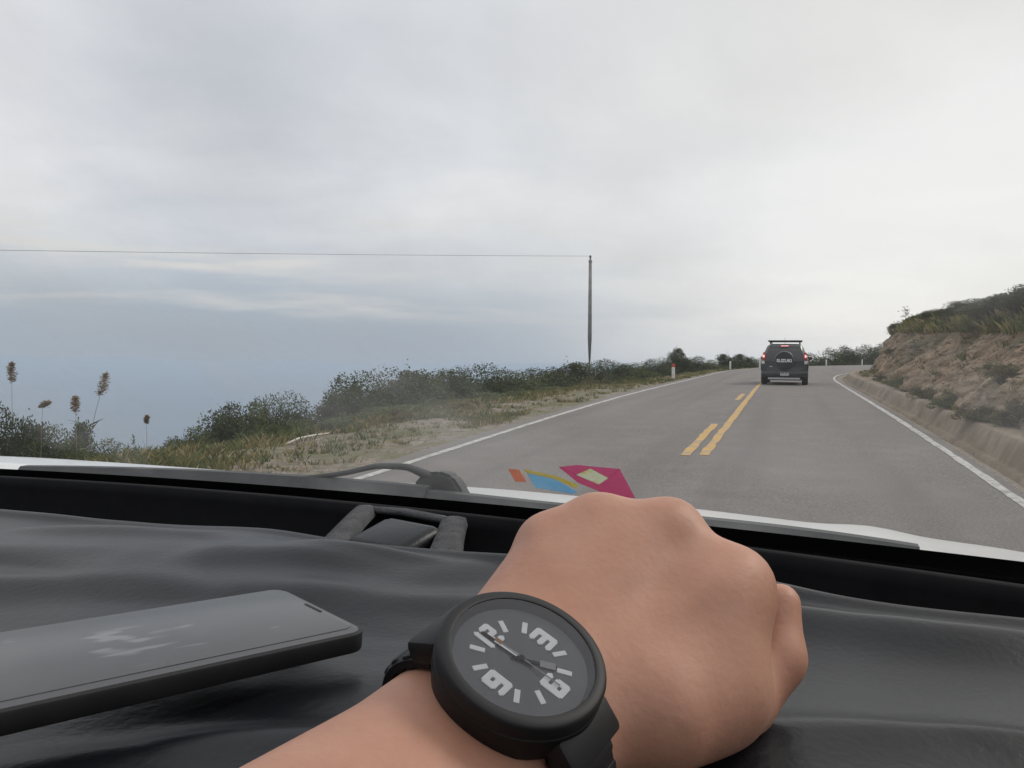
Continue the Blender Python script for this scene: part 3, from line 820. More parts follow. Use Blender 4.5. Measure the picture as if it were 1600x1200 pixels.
sp = empty('sapling', (5.16, 42.70, 2.20), 'thin lone sapling standing above the grass on the cut bank', 'sapling')
tubeo('trunk', [(0, 0, -.1), (.03, 0, .3), (.0, .02, .62), (.02, 0, .8)], [.014, .011, .008, .005], M['stem'], sp, 6)
P = np.vstack([rng.normal(size=(60, 3)) * [.09, .09, .07] + [0, 0, .72], rng.normal(size=(34, 3)) * [.06, .06, .04] + [.08, 0, .52], rng.normal(size=(22, 3)) * [.05, .05, .03] + [-.08, 0, .42]])
lv, lf = leaves(P, .075)
mesh_np('crown', lv, lf, M['leaf_dark'], sp)


o = tubeo('bare_branch', [(-8.054, 11.168, -0.311), (-7.974, 11.493, -0.233), (-7.892, 11.833, -0.214), (-7.828, 12.181, -0.214)], [.018, .021, .017, .009], M['wood_pale'], None, 7)
tag(o, 'pale bare branch lying on the dirt of the left verge', 'branch')

PX, PY, PZ, PH = -13.06, 52.60, -3.94, 11.00
po = empty('utility_pole', (PX, PY, PZ), 'slim grey concrete utility pole rising from the bushes on the ridge', 'pole')
tubeo('shaft', [(0, 0, -.6), (0, 0, PH * .5), (.015, 0, PH - .12)], [.165, .138, .105], M['pole'], po, 14)
bm = bmesh.new(); cyl(bm, (.015, 0, PH - .16), (.015, 0, PH + .02), .05, .05, 10); fin('pin', bm, M['wire'], po, True)
bm = bmesh.new(); cyl(bm, (.015, 0, PH), (.015, 0, PH + .10), .085, .055, 12); cyl(bm, (.015, 0, PH + .1), (.015, 0, PH + .17), .10, .04, 12); fin('insulator', bm, M['rubber'], po, True)
boxo('clamp', (.015, 0, PH - .26), (.24, .24, .05), M['wire'], po, .008)
WE = np.array([-44.61, 16.25, 5.18])
w0 = np.array([PX + .015, PY, PZ + PH + .12])
tt = np.linspace(0, 1, 60)[:, None]
path = w0 * (1 - tt) + WE * tt - np.array([0, 0, 1.]) * (.10 * 4 * tt * (1 - tt))
o = tubeo('overhead_wire', path, .011, M['wire'], None, 6)
tag(o, 'single overhead wire running left from the top of the utility pole', 'wire')


def post(X, Y, z, h, label, red=False):
    o = empty('marker_post', (X, Y, z), label, 'post', 'white marker posts along the outside of the bend', random.uniform(-.2, .2))
    boxo('shaft', (0, 0, h * .39 - .1), (.15, .12, h * .78 + .2), M['white_paint'], o, .012)
    boxo('band', (0, 0, h * .78 + h * .11), (.152, .122, h * .22), M['red_paint' if red else 'white_paint'], o, .012)
    bm = bmesh.new(); box(bm, (0, -.063, h * .62), (.07, .006, .10)); fin('reflector', bm, M['white_paint'], o)
    return o


post(-5.50, 39.21, -0.46, 0.76, 'nearest marker post, white with a red top, on the left verge', True)
post(-5.00, 70.28, -1.05, 0.72, 'white marker post at the left edge line just left of the car ahead')
post(-3.10, 84.55, -1.32, 0.75, 'white marker post half hidden behind the left side of the car ahead')
post(4.21, 109.88, -1.80, 0.75, 'small white marker post just right of the car ahead')
post(9.52, 123.58, -2.06, 0.78, 'farthest small white marker post near the cut bank')



# ------------------------------------------------------------------ the car ahead
M['suv'] = noisy('suv_paint', [(.3, (.012, .016, .016)), (.7, (.018, .022, .021))], scale=2, rough=.3, bump=0, spec=.5, **{'Coat Weight': .4})
M['suv_glass'] = principled('suv_glass', (.025, .03, .03), .12, .6)
M['suv_black'] = principled('suv_black_plastic', (.02, .02, .022), .7)
M['tyre'] = noisy('tyre', [(.3, (.012, .012, .012)), (.7, (.03, .028, .026))], scale=9, rough=.9, bump=.2)
M['silver'] = principled('silver_plastic', (.42, .42, .43), .45, .5, .3)
M['ring_grey'] = principled('cover_ring_grey', (.12, .125, .125), .35)
M['lens_red'] = emitter('lit_brake_lens', (.45, .035, .03), .35)
M['lens_dark'] = principled('red_lens', (.22, .02, .02), .2)
M['lens_lit'] = emitter('lit_lamp_core', (1.0, .55, .53), .9)
M['lens_clear'] = principled('clear_lens', (.55, .54, .52), .2)
M['plate'] = principled('plate_white', (.42, .43, .44), .5)
M['letter'] = principled('letter_white', (.75, .76, .76), .4)
M['ink'] = principled('plate_ink', (.03, .03, .035), .6)
ZS = float(zroad(33.2))
suv = empty('suv', (-.28, 32.7, ZS + .012), 'dark green off-road car with rear spare wheel and lit brake lights driving ahead', 'car')
suv.rotation_euler = (-.016, 0, R(-1.0))


def loft_rings(name, rings, mat, parent, capa=True, sm=True):
    n = len(rings[0]); bm = bmesh.new()
    V = [[bm.verts.new(p) for p in r_] for r_ in rings]
    for a, b in zip(V[:-1], V[1:]):
        for j in range(n): bm.faces.new((a[j], a[(j + 1) % n], b[(j + 1) % n], b[j]))
    if capa:
        bm.faces.new(V[0]); bm.faces.new(V[-1])
    return fin(name, bm, mat, parent, sm)


half = [(0, .36), (.66, .36), (.82, .42), (.885, .56), (.90, .74), (.895, .86), (.875, .95), (.84, 1.0), (0, 1.01)]


def body_ring(y, sw, zlo, zhi):
    h = [(x * sw, zlo + (z - .36) / .65 * (zhi - zlo)) for x, z in half]
    return [(x, y, z) for x, z in h] + [(-x, y, z) for x, z in h[-2:0:-1]]


loft_rings('body', [body_ring(.02, .93, .42, .97), body_ring(.07, .985, .37, 1.0), body_ring(.25, 1, .35, 1.01), body_ring(1.5, 1, .33, .99), body_ring(2.9, 1, .33, .98), body_ring(3.6, .98, .34, .95), body_ring(3.95, .94, .38, .88), body_ring(4.05, .86, .45, .80)], M['suv'], suv)


def cab_ring(z, yr, yf, w, c=.10):
    pts = [(w - c, yr), (w, yr + c * 1.3), (w, yf - c), (w - c, yf)]
    return [(x, y, z) for x, y in pts] + [(-x, y, z) for x, y in pts[::-1]]


loft_rings('cabin', [cab_ring(.97, .06, 3.0, .855), cab_ring(1.08, .08, 2.88, .845), cab_ring(1.32, .16, 2.5, .755), cab_ring(1.54, .26, 2.2, .665), cab_ring(1.61, .34, 2.08, .60, .12), cab_ring(1.635, .5, 1.9, .48, .12)], M['suv'], suv)


def slab(name, quad, th, mat, parent, nrm):
    """thin plate from four corners, pushed out along nrm by th"""
    q = [Vector(p) for p in quad]; nn = Vector(nrm).normalized()
    bm = bmesh.new(); a = [bm.verts.new(p - nn * .02) for p in q]; b = [bm.verts.new(p + nn * th) for p in q]
    bm.faces.new(b); bm.faces.new(a[::-1])
    for i in range(4): bm.faces.new((a[i], a[(i + 1) % 4], b[(i + 1) % 4], b[i]))
    bmesh.ops.bevel(bm, geom=list(bm.edges), offset=min(.006, th), segments=1, affect='EDGES')
    return fin(name, bm, mat, parent)


slab('rear_window', [(-.70, .085, 1.02), (.70, .085, 1.02), (.575, .258, 1.54), (-.575, .258, 1.54)], .008, M['suv_glass'], suv, (0, -1, .33))
for s in (-1, 1):
    slab('side_window', [(s * .85, .4, 1.04), (s * .85, 2.55, 1.04), (s * .688, 2.2, 1.49), (s * .688, .55, 1.49)], .006, M['suv_glass'], suv, (s, 0, .36))
slab('rear_door', [(-.66, .02, .56), (.66, .02, .56), (.70, .055, .99), (-.70, .055, .99)], .012, M['suv'], suv, (0, -1, .08))
slab('windscreen', [(-.74, 2.93, 1.03), (.74, 2.93, 1.03), (.6, 2.25, 1.52), (-.6, 2.25, 1.52)], .006, M['suv_glass'], suv, (0, .6, .8))
# spare wheel on the rear door
sw = lathe('spare_wheel', [(0, .0), (.20, .005), (.30, .0), (.345, .02), (.365, .06), (.365, .17), (.34, .20), (0, .20)], M['suv_black'], suv, 40)
sw.location = (.0, -.17, .99); sw.rotation_euler = (R(-90), 0, 0)
sw.matrix_basis = Matrix.Translation((.0, -.19, .99)) @ Matrix.Rotation(R(-90), 4, 'X')
rm = lathe('cover_ring', [(.335, -.004), (.355, .012), (.362, .03), (.345, .012), (.335, -.004)], M['ring_grey'], sw, 40)
tx = text_mesh('lettering', 'SUZUKI', .165, M['letter'], sw, bold=.006, ext=.003)
tx.matrix_basis = Matrix.Translation((0, .02, -.006)) @ Matrix.Rotation(R(180), 4, 'X')
# lamps
for s in (-1, 1):
    lt = slab('tail_light', [(s * .72, .03, .80), (s * .875, .07, .80), (s * .80, .13, 1.30), (s * .715, .11, 1.30)], .02, M['lens_dark'], suv, (s * .2, -1, .1))
    slab('brake_lens', [(s * .725, .035, 1.06), (s * .83, .055, 1.06), (s * .80, .085, 1.24), (s * .722, .075, 1.24)], .026, M['lens_red'], lt, (s * .2, -1, .1))
    slab('lit_core', [(s * .75, .03, 1.10), (s * .81, .045, 1.10), (s * .797, .058, 1.19), (s * .748, .05, 1.19)], .034, M['lens_lit'], lt, (s * .2, -1, .1))
    slab('reversing_lens', [(s * .735, .02, .84), (s * .85, .045, .84), (s * .845, .05, .96), (s * .735, .03, .96)], .028, M['lens_clear'], lt, (s * .2, -1, .1))
hb = boxo('high_brake_light', (0, .21, 1.555), (.36, .06, .045), M['lens_red'], suv, .01)
boxo('lit_core', (0, .178, 1.555), (.28, .012, .025), M['lens_lit'], hb, .004)
bp = boxo('bumper', (0, .0, .45), (1.72, .26, .24), M['suv'], suv, .05, smooth_=True)
boxo('skid_plate', (0, -.03, .27), (1.20, .14, .09), M['silver'], bp, .03, smooth_=True)
boxo('underbody', (0, 2.0, .28), (1.3, 3.5, .18), M['suv_black'], suv, .03)
pl = boxo('licence_plate', (.02, -.14, .455), (.32, .012, .14), M['plate'], suv, .004)
for k in range(6):
    boxo('character', (.02 + (-.115, -.07, -.025, .035, .08, .125)[k], -.147, .492), (.022, .004, .07), M['ink'], pl)
boxo('door_handle', (-.50, -.005, .74), (.12, .04, .04), M['silver'], suv, .01)
for s in (-1, 1):
    boxo('badge', (s * .55, .035, .90), (.16, .02, .022), M['silver'], suv, .004)
ex = bmesh.new(); cyl(ex, (.45, .02, .29), (.45, .4, .29), .03, .03, 12); fin('exhaust', ex, M['silver'], suv, True)
for s in (-1, 1):
    for yy in (.72, 3.3):
        wh = empty('wheel', (s * .77, yy, .35)); wh.parent = suv
        ty = lathe('tyre', [(.20, -.10), (.30, -.115), (.345, -.09), (.36, -.04), (.36, .04), (.345, .09), (.30, .115), (.20, .10), (.20, -.10)], M['tyre'], wh, 36)
        rmm = lathe('rim', [(0, .06), (.08, .07), (.10, .05), (.19, .055), (.21, .09), (.21, -.08), (0, -.08)], M['silver'], wh, 30)
        for q in (ty, rmm): q.matrix_basis = Matrix.Rotation(R(90) * s, 4, 'Y')
    mr_ = boxo('wing_mirror', (s * .95, 2.6, 1.06), (.16, .10, .15), M['suv'], suv, .04, smooth_=True)
    tubeo('roof_rail', [(s * .55, .45, 1.645), (s * .55, .55, 1.70), (s * .55, 1.8, 1.70), (s * .55, 1.9, 1.64)], .022, M['suv_black'], suv, 8)
rk = boxo('roof_rack', (0, 1.2, 1.735), (1.26, 1.5, .035), M['suv_black'], suv, .012)
for yy in (.46, .9, 1.35, 1.8):
    boxo('crossbar', (0, yy, 1.765), (1.30, .06, .03), M['suv_black'], rk, .008)
tubeo('antenna', [(.0, .5, 1.63), (.0, .44, 1.78), (.0, .40, 1.86)], .006, M['suv_black'], suv, 5)

# ------------------------------------------------------------------ own car: hood, cowl, wipers, windscreen, dashboard, shell
own = empty('passenger_car', (-.5, -.4, 0), 'white car seen from its front seat, dark dashboard, white hood and wipers', 'car')
OFF = np.array([.5, .4, CAM[2]])            # cabin coordinates are metres from the front-seat eye point


def cab(name, v, f, mat, parent=own, sm=True):
    v = np.asarray(v, float)
    off = OFF if parent is own else OFF
    return mesh_np(name, v + off, f, mat, parent, sm)


CX = -.5
# hood: crowned sheet with a raised outer shoulder on the right
xs = np.linspace(-1.34, .345, 90); ys = np.linspace(0, 1, 40)
T_, X_ = np.meshgrid(ys, xs, indexing='ij')
yb = .775 - .20 * (X_ - CX) ** 2
Y_ = yb + T_ * (1.78 - .25 * (X_ - CX) ** 2 - yb)
Z_ = -.2277 - .207 * (Y_ - 1.1) - .11 * (Y_ - 1.1) ** 2 + .0045
r_ = np.abs(X_ - CX)
Z_ += -.058 * np.clip(X_ + .42, 0, 1) ** 1.5 - .25 * np.clip(r_ - .74, 0, 1) ** 1.5 + .001 * sstep(-X_, .8, 1.1)
Z_ += .006 * np.exp(-((X_ - .10) / .045) ** 2) * sstep(Y_, .6, .9)
Z_ -= .02 * (1 - sstep(T_, 0, .03))
cab('hood', np.stack([X_, Y_, Z_], -1).reshape(-1, 3), grid(90, 40), M['car_white'])
# cowl panel between glass and hood
xs = np.linspace(-1.33, .335, 80)
pf = [(-.01, -.180), (.0, -.171), (.02, -.171), (.05, -.176), (.10, -.185), (.13, -.20)]
yb = .668 - .17 * (xs - CX) ** 2
v = np.stack([np.stack([xs, yb + a, b + 0 * xs - .032 * (xs - CX) ** 2 + .009 * sstep(xs, -.25, .08)], -1) for a, b in pf], 0).reshape(-1, 3)
cab('cowl', v, grid(80, len(pf)), M['cowl'])
# louvre slots in the cowl
zc = lambda x: -.163 - .032 * (x - CX) ** 2 + .009 * sstep(x, -.25, .08)
yc = lambda x: .735 - .21 * (x - CX) ** 2


def strip(name, x0, x1, prof, mat, dy=0., dz=0., n=40, parent=own):
    """bar swept along the cowl's curve; prof is a closed ring of (y, z)"""
    x = np.linspace(x0, x1, n)
    ring = np.array(prof); k = len(ring)
    v = np.stack([np.stack([x, yc(x) + dy + a, zc(x) + dz + b], -1) for a, b in ring], 1).reshape(-1, 3)
    f = [(i * k + j, i * k + (j + 1) % k, (i + 1) * k + (j + 1) % k, (i + 1) * k + j) for i in range(n - 1) for j in range(k)]
    bm = bmesh.new(); vv = [bm.verts.new(p + OFF) for p in v]
    for q in f: bm.faces.new([vv[i] for i in q])
    bm.faces.new(vv[:k][::-1]); bm.faces.new(vv[-k:])
    return fin(name, bm, mat, parent, True)


for (x0, x1, dz_) in ((-.875, -.345, -.001), (-.36, .092, -.005)):
    wb = strip('wiper_blade', x0, x1, [(-.012, -.004), (-.014, .006), (-.004, .017), (.006, .017), (.012, .004), (.008, -.004)], M['wiper'], -.012, dz_)
    strip('blade_rubber', x0 + .01, x1 - .01, [(-.022, -.016), (-.022, -.006), (-.004, .0), (.004, .0), (-.012, -.016)], M['rubber'], -.012, dz_ + .002, parent=wb)
# wiper arm and its pivot
pv = np.array([-.343, yc(-.343) + .012, zc(-.343)])
arm = [(-.335, .012, .004), (-.35, .006, .022), (-.375, 0, .032), (-.41, -.004, .0315), (-.45, -.008, .021), (-.50, -.012, .013), (-.56, -.014, .012), (-.60, -.014, .012)]
path = np.array([(x, yc(x) + a, zc(x) + b) for x, a, b in arm])
tt = np.linspace(0, len(path) - 1, 50)
path = np.stack([np.interp(tt, range(len(path)), path[:, i]) for i in range(3)], -1)
for _ in range(3): path[1:-1] = (path[:-2] + 2 * path[1:-1] + path[2:]) / 4
wa = tubeo('wiper_arm', path + OFF, np.interp(tt, [0, 2, 4, 7], [.009, .0045, .0036, .003]), M['wiper'], own, 10, .8)
q = np.array([(-.030, -.012), (-.027, .014), (-.016, .026), (.002, .030), (.018, .026), (.030, .010), (.036, -.008), (.036, -.014)])
bm = bmesh.new()
fr = [bm.verts.new(Vector((pv[0] + a, pv[1] - .012, pv[2] + b)) + Vector(OFF)) for a, b in q]
bk_ = [bm.verts.new(Vector((pv[0] + a * .9, pv[1] + .014, pv[2] + b * .9)) + Vector(OFF)) for a, b in q]
bm.faces.new(fr); bm.faces.new(bk_[::-1])
for i in range(len(q)): bm.faces.new((fr[i], fr[(i + 1) % len(q)], bk_[(i + 1) % len(q)], bk_[i]))
bmesh.ops.bevel(bm, geom=list(bm.edges), offset=.0035, segments=2, affect='EDGES')
ph_ = fin('pivot_housing', bm, M['wiper'], own, True)
bm = bmesh.new(); cyl(bm, Vector(pv + OFF) + Vector((0, -.0155, .012)), Vector(pv + OFF) + Vector((0, -.011, .012)), .005, .004, 12); fin('pivot_bolt', bm, M['rubber'], ph_, True)

# windscreen
GB = lambda x: .672 - .15 * (x - CX) ** 2
GS = .66
xs = np.linspace(-1.29, .285, 60); hs = np.linspace(0, 1, 24)
T_, X_ = np.meshgrid(hs, xs, indexing='ij')
Xq = CX + (X_ - CX) * (1 - .16 * T_)
dY = .83 * T_
Y_ = GB(X_) - dY
Z_ = -.158 + GS * dY + .035 * np.sin(np.pi * T_)
ws = cab('windscreen', np.stack([Xq, Y_, Z_], -1).reshape(-1, 3), grid(60, 24), M['windscreen'])
# black ceramic band along the lower edge of the glass
T_, X_ = np.meshgrid(np.linspace(0, 1, 4), xs, indexing='ij')
dY = .028 * T_
ft = mesh_np('ceramic_band', np.stack([X_, GB(X_) - dY - .004, -.160 + GS * dY], -1).reshape(-1, 3) + OFF, grid(60, 4), M['rubber'], ws, True)
tubeo('glass_seal', np.stack([xs, GB(xs) + .006, 0 * xs - .160], -1) + OFF, .007, M['rubber'], ws, 6)

# dashboard top: lip, trough and the panel behind the cover
LIP = lambda x: .597 - .19 * (x + .52) ** 2
EDG = lambda x: .512 - .13 * (x + .40) ** 2
xs = np.linspace(-1.28, .29, 110)
rowsD = [(EDG(xs) - .05, -.158), (EDG(xs) + .004, -.162), (EDG(xs) + .012, -.19), (LIP(xs) - .012, -.192), (LIP(xs) - .007, -.150), (LIP(xs) - .003, -.1415), (LIP(xs) + .003, -.1405), (LIP(xs) + .010, -.146), (LIP(xs) + .03, -.168), (GB(xs) - .004, -.172)]
v = np.stack([np.stack([xs, y, z + 0 * xs], -1) for y, z in rowsD], 0).reshape(-1, 3)
cab('dashboard', v, grid(110, len(rowsD)), M['dash'])
# rounded front of the dashboard, below the frame
xs2 = np.linspace(-1.28, .29, 30)
fr = [(.14, -.165), (.10, -.18), (.085, -.22), (.08, -.45), (.12, -.75)]
v = np.stack([np.stack([xs2, 0 * xs2 + a, 0 * xs2 + b], -1) for a, b in fr], 0).reshape(-1, 3)
cab('dashboard_front', v, grid(30, len(fr)), M['dash'])

# sensor bay in the dash edge: two cloth-bound straps, a back bar and the dark pod between them
sb = empty('sensor_bay', OFF); sb.parent = own
def strap(x0, x1, y0, y1, wd, z0, z1, hump):
    n = 16; tt = np.linspace(0, 1, n)
    cx = x0 + (x1 - x0) * tt; cy = y0 + (y1 - y0) * tt; cz = z0 + (z1 - z0) * tt + hump * np.sin(np.pi * tt * .55 + .1)
    d = np.array([y1 - y0, -(x1 - x0)]); d /= np.linalg.norm(d)
    v = []
    for a, dz in ((-1, -.004), (-.85, .002), (-.3, .0035), (.3, .0035), (.85, .002), (1, -.004)):
        ww = wd / 2 * (1 + .45 * (1 - tt) ** 3)
        v.append(np.stack([cx + d[0] * ww * a, cy + d[1] * ww * a, cz + dz], -1))
    return np.stack(v, 1).reshape(-1, 3), grid(6, n)
v, f = strap(-.318, -.337, .488, .580, .020, -.157, -.148, .006); mesh_np('strap', v, f, M['binding'], sb, True)
v, f = strap(-.226, -.250, .490, .566, .022, -.157, -.148, .006); mesh_np('strap', v, f, M['binding'], sb, True)
tubeo('back_bar', [(-.345, .582, -.143), (-.30, .578, -.142), (-.262, .569, -.143), (-.25, .566, -.145)], .0055, M['binding'], sb, 8, .6)
bm = bmesh.new(); box(bm, (0, 0, 0), (.060, .050, .022), None, .008, 3)
pd = fin('pod', bm, M['cover'], sb, True); pd.matrix_basis = Matrix.Translation((-.281, .526, -.155)) @ Matrix.Rotation(R(-17), 4, 'Z') @ Matrix.Rotation(R(12), 4, 'X')

# shell behind and around: roof, pillars, doors, rear
def shell(name, quads, mat):
    v = []; f = []
    for q in quads:
        b = len(v); v += list(q); f.append((b, b + 1, b + 2, b + 3))
    return cab(name, np.array(v), np.array(f), mat, sm=False)
bm = bmesh.new(); box(bm, Vector((CX, -.98, .445)) + Vector(OFF), (1.36, 1.62, .03), None, .012); fin('roof', bm, M['headliner'], own)
for s in (-1, 1):
    a = np.array([CX + s * .815, .60, -.19]); b = np.array([CX + s * .69, -.17, .43])
    tubeo('pillar', [a + OFF, (a + b) / 2 + OFF + [0, 0, .02], b + OFF], .03, M['trim'], own, 8)
    boxo('door', Vector((CX + s * .84, -.55, -.50)) + Vector(OFF), (.06, 2.2, .68), M['trim'], own, .02)
    boxo('fender', Vector((CX + s * .815, 1.2, -.80)) + Vector(OFF), (.05, 1.1, .5), M['car_white'], own, .02)
boxo('rear_panel', Vector((CX, -1.75, -.2)) + Vector(OFF), (1.62, .05, 1.25), M['trim'], own, .01)
boxo('floor_pan', Vector((CX, -.5, -1.05)) + Vector(OFF), (1.62, 2.5, .05), M['trim'], own, .01)
for s in (-1, 1):
    for yy in (1.1, -1.3):
        wh = lathe('wheel', [(0, -.07), (.18, -.08), (.29, -.09), (.31, -.05), (.31, .05), (.29, .09), (.18, .08), (0, .07)], M['tyre'], own, 28)
        wh.matrix_basis = Matrix.Translation((CX + s * .72 + .5, yy + .4, .315)) @ Matrix.Rotation(R(90), 4, 'Y')

# ------------------------------------------------------------------ loose vinyl cover on the dashboard
def fold(X, Y, x0, y0, x1, y1, w, a):
    dx, dy = x1 - x0, y1 - y0; L2 = dx * dx + dy * dy
    t_ = np.clip(((X - x0) * dx + (Y - y0) * dy) / L2, 0, 1)
    d = np.hypot(X - x0 - t_ * dx, Y - y0 - t_ * dy)
    return a * np.exp(-(d / w) ** 2) * np.sin(np.pi * np.clip(t_, .08, .92))


nx, ny = 230, 120
X_, T_ = np.meshgrid(np.linspace(-1.2, .27, nx), np.linspace(0, 1, ny), indexing='xy')
Y_ = .10 + T_ * (EDG(X_) - .10)
Z_ = -.1465 + 0 * X_
wx = X_ + .05 * fbm(np.stack([X_ * 4, Y_ * 5, X_ * 0 + 2], -1), 2, 61); wy = Y_ + .05 * fbm(np.stack([X_ * 4, Y_ * 5, X_ * 0 + 8], -1), 2, 62)
rdg = 1.2 - np.sqrt(fbm(np.stack([wx * 3.2 - wy * 3.5, wy * 9.0 - wx * 3.2, X_ * 0], -1), 2, 70, .4) ** 2 + .016) * 1.6
Z_ += .0078 * np.clip(rdg, 0, 1) ** 2 + .004 * fbm(np.stack([X_ * 6, Y_ * 8, X_ * 0], -1), 2, 71, .4) - .003
for q in ((-.62, .36, -.36, .42, .022, .006), (-.60, .43, -.34, .47, .016, .005), (-.40, .40, -.22, .46, .02, .006), (-.30, .36, -.12, .43, .02, .005), (-.22, .25, -.08, .36, .025, .004),
          (.02, .42, .16, .43, .02, .004), (.05, .30, .14, .42, .03, .005), (-.34, .45, -.20, .475, .012, .006), (-.14, .44, .05, .43, .014, .004)):
    Z_ += fold(X_, Y_, *q)
Z_ += .0035 * np.abs(fbm(np.stack([X_ * 7 + Y_ * 10, Y_ * 16 - X_ * 3, X_ * 0], -1), 2, 77, .4)) * sstep(fbm(np.stack([X_ * 3, Y_ * 4, X_ * 0 + 4], -1), 2, 78), -.2, .5)
Z_ += .004 * np.exp(-((EDG(X_) - .016 - Y_) / .007) ** 2)           # rolled hem
Z_ -= .010 * np.exp(-((X_ + .275) / .085) ** 2 - ((Y_ - .50) / .045) ** 2)       # dip in front of the sensor bay
Z_ -= .012 * (1 - sstep(EDG(X_) - Y_, 0, .006)) + .03 * (1 - sstep(Y_, .10, .16))
cv = mesh_np('dash_cover', np.stack([X_, Y_, Z_], -1).reshape(-1, 3) + CAM, grid(nx, ny), M['cover'], smooth_=True)
tag(cv, 'loose black vinyl cover with soft folds lying on the dashboard', 'dash cover')

# ------------------------------------------------------------------ phone lying on the cover
M['phone_case'] = noisy('phone_case', [(.3, (.010, .010, .011)), (.7, (.016, .016, .017))], scale=60, rough=.55, bump=0)
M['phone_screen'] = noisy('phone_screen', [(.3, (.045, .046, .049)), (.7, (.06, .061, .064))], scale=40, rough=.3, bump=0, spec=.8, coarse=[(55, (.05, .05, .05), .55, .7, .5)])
M['phone_rim'] = principled('phone_rim', (.10, .10, .105), .4, .5, .4)
M['screen_reflection'] = principled('phone_reflection', (.22, .22, .225), .5)  # pale colour for a painted reflection, unused
Lv, Sv, Nv = np.array([-.43244, -.89827, .07815]), np.array([-.90012, .43514, .02077]), np.array([.05267, .06136, .99672])
ph = empty('smartphone', (0, 0, 0), 'black smartphone in a dark case lying face up on the dashboard cover', 'phone')
ph.matrix_world = Matrix([[Lv[i], Sv[i], Nv[i], (CAM + np.array([-.1785, .3022, -.130]))[i]] for i in range(3)] + [[0, 0, 0, 1]])


def rrect(x0, y0, x1, y1, r, seg=8):
    pts = []
    for cx, cy, a0 in ((x1 - r, y1 - r, 0), (x0 + r, y1 - r, 90), (x0 + r, y0 + r, 180), (x1 - r, y0 + r, 270)):
        for k in range(seg + 1):
            a = R(a0 + 90 * k / seg); pts.append((cx + r * math.cos(a), cy + r * math.sin(a)))
    return pts


def slab_rr(name, r0, z0, z1, bev, mat, parent, rad):
    """rounded rectangle plate with a soft top and bottom rim"""
    rings = []
    for ins, z in ((bev, z0), (bev * .3, z0 + bev * .3), (0, z0 + bev), (0, z1 - bev), (bev * .3, z1 - bev * .3), (bev, z1)):
        rings.append([(x, y, z) for x, y in rrect(r0[0] + ins, r0[1] + ins, r0[2] - ins, r0[3] - ins, rad - ins)])
    return loft_rings(name, rings, mat, parent)


slab_rr('case', (-.004, -.001, .167, .079), -.0086, 0, .0012, M['phone_case'], ph, .009)
slab_rr('rim', (-.0022, .0008, .1652, .0772), -.004, .0004, .0003, M['phone_rim'], ph, .0075)
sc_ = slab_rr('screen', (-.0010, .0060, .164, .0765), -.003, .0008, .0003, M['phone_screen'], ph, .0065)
slab_rr('earpiece', (.0005, .032, .0020, .047), -.002, .0010, .0001, M['phone_case'], ph, .0007)
# white reflections painted as pale blotches near the middle of the glass
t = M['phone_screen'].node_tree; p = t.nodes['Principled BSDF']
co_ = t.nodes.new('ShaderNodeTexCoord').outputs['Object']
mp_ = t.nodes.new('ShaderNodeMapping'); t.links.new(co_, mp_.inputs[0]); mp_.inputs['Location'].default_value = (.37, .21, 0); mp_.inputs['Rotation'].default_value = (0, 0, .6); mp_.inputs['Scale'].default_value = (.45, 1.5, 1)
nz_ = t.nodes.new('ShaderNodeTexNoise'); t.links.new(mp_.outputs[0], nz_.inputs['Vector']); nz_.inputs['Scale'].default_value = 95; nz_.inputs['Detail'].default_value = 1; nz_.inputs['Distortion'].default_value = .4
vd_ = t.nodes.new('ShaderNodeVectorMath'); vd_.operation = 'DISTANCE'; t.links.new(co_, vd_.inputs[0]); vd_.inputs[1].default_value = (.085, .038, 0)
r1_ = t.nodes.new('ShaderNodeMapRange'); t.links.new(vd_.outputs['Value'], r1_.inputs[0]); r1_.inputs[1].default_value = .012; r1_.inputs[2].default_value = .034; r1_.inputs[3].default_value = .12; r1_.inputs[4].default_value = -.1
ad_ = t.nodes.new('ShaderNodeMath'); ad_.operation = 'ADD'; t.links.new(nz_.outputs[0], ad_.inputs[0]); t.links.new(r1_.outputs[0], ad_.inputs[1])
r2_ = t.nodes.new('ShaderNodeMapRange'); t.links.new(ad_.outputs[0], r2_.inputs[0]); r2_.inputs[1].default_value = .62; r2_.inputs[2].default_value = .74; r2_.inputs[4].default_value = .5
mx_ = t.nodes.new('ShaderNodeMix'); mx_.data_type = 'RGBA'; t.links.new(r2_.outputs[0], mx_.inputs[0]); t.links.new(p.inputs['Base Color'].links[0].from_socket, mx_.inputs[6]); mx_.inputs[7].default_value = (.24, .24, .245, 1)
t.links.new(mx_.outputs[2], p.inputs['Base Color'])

# ------------------------------------------------------------------ coloured reflection in the windscreen, painted as flat shapes on its inside
M['refl_pink'] = noisy('reflection_magenta', [(.3, (.55, .085, .22)), (.7, (.62, .12, .28))], scale=40, rough=.5, bump=0)
M['refl_green'] = noisy('reflection_pale_green', [(.3, (.62, .64, .48)), (.7, (.70, .74, .60))], scale=90, rough=.5, bump=0, coarse=[(120, (.62, .55, .12), .55, .65, .8)])
M['refl_blue'] = noisy('reflection_blue', [(.3, (.20, .46, .68)), (.7, (.30, .55, .72))], scale=40, rough=.5, bump=0)
M['refl_yellow'] = noisy('reflection_yellow', [(.3, (.58, .48, .07)), (.7, (.62, .53, .20))], scale=60, rough=.5, bump=0)
M['refl_orange'] = noisy('reflection_orange', [(.3, (.62, .22, .13)), (.7, (.70, .30, .18))], scale=60, rough=.5, bump=0)


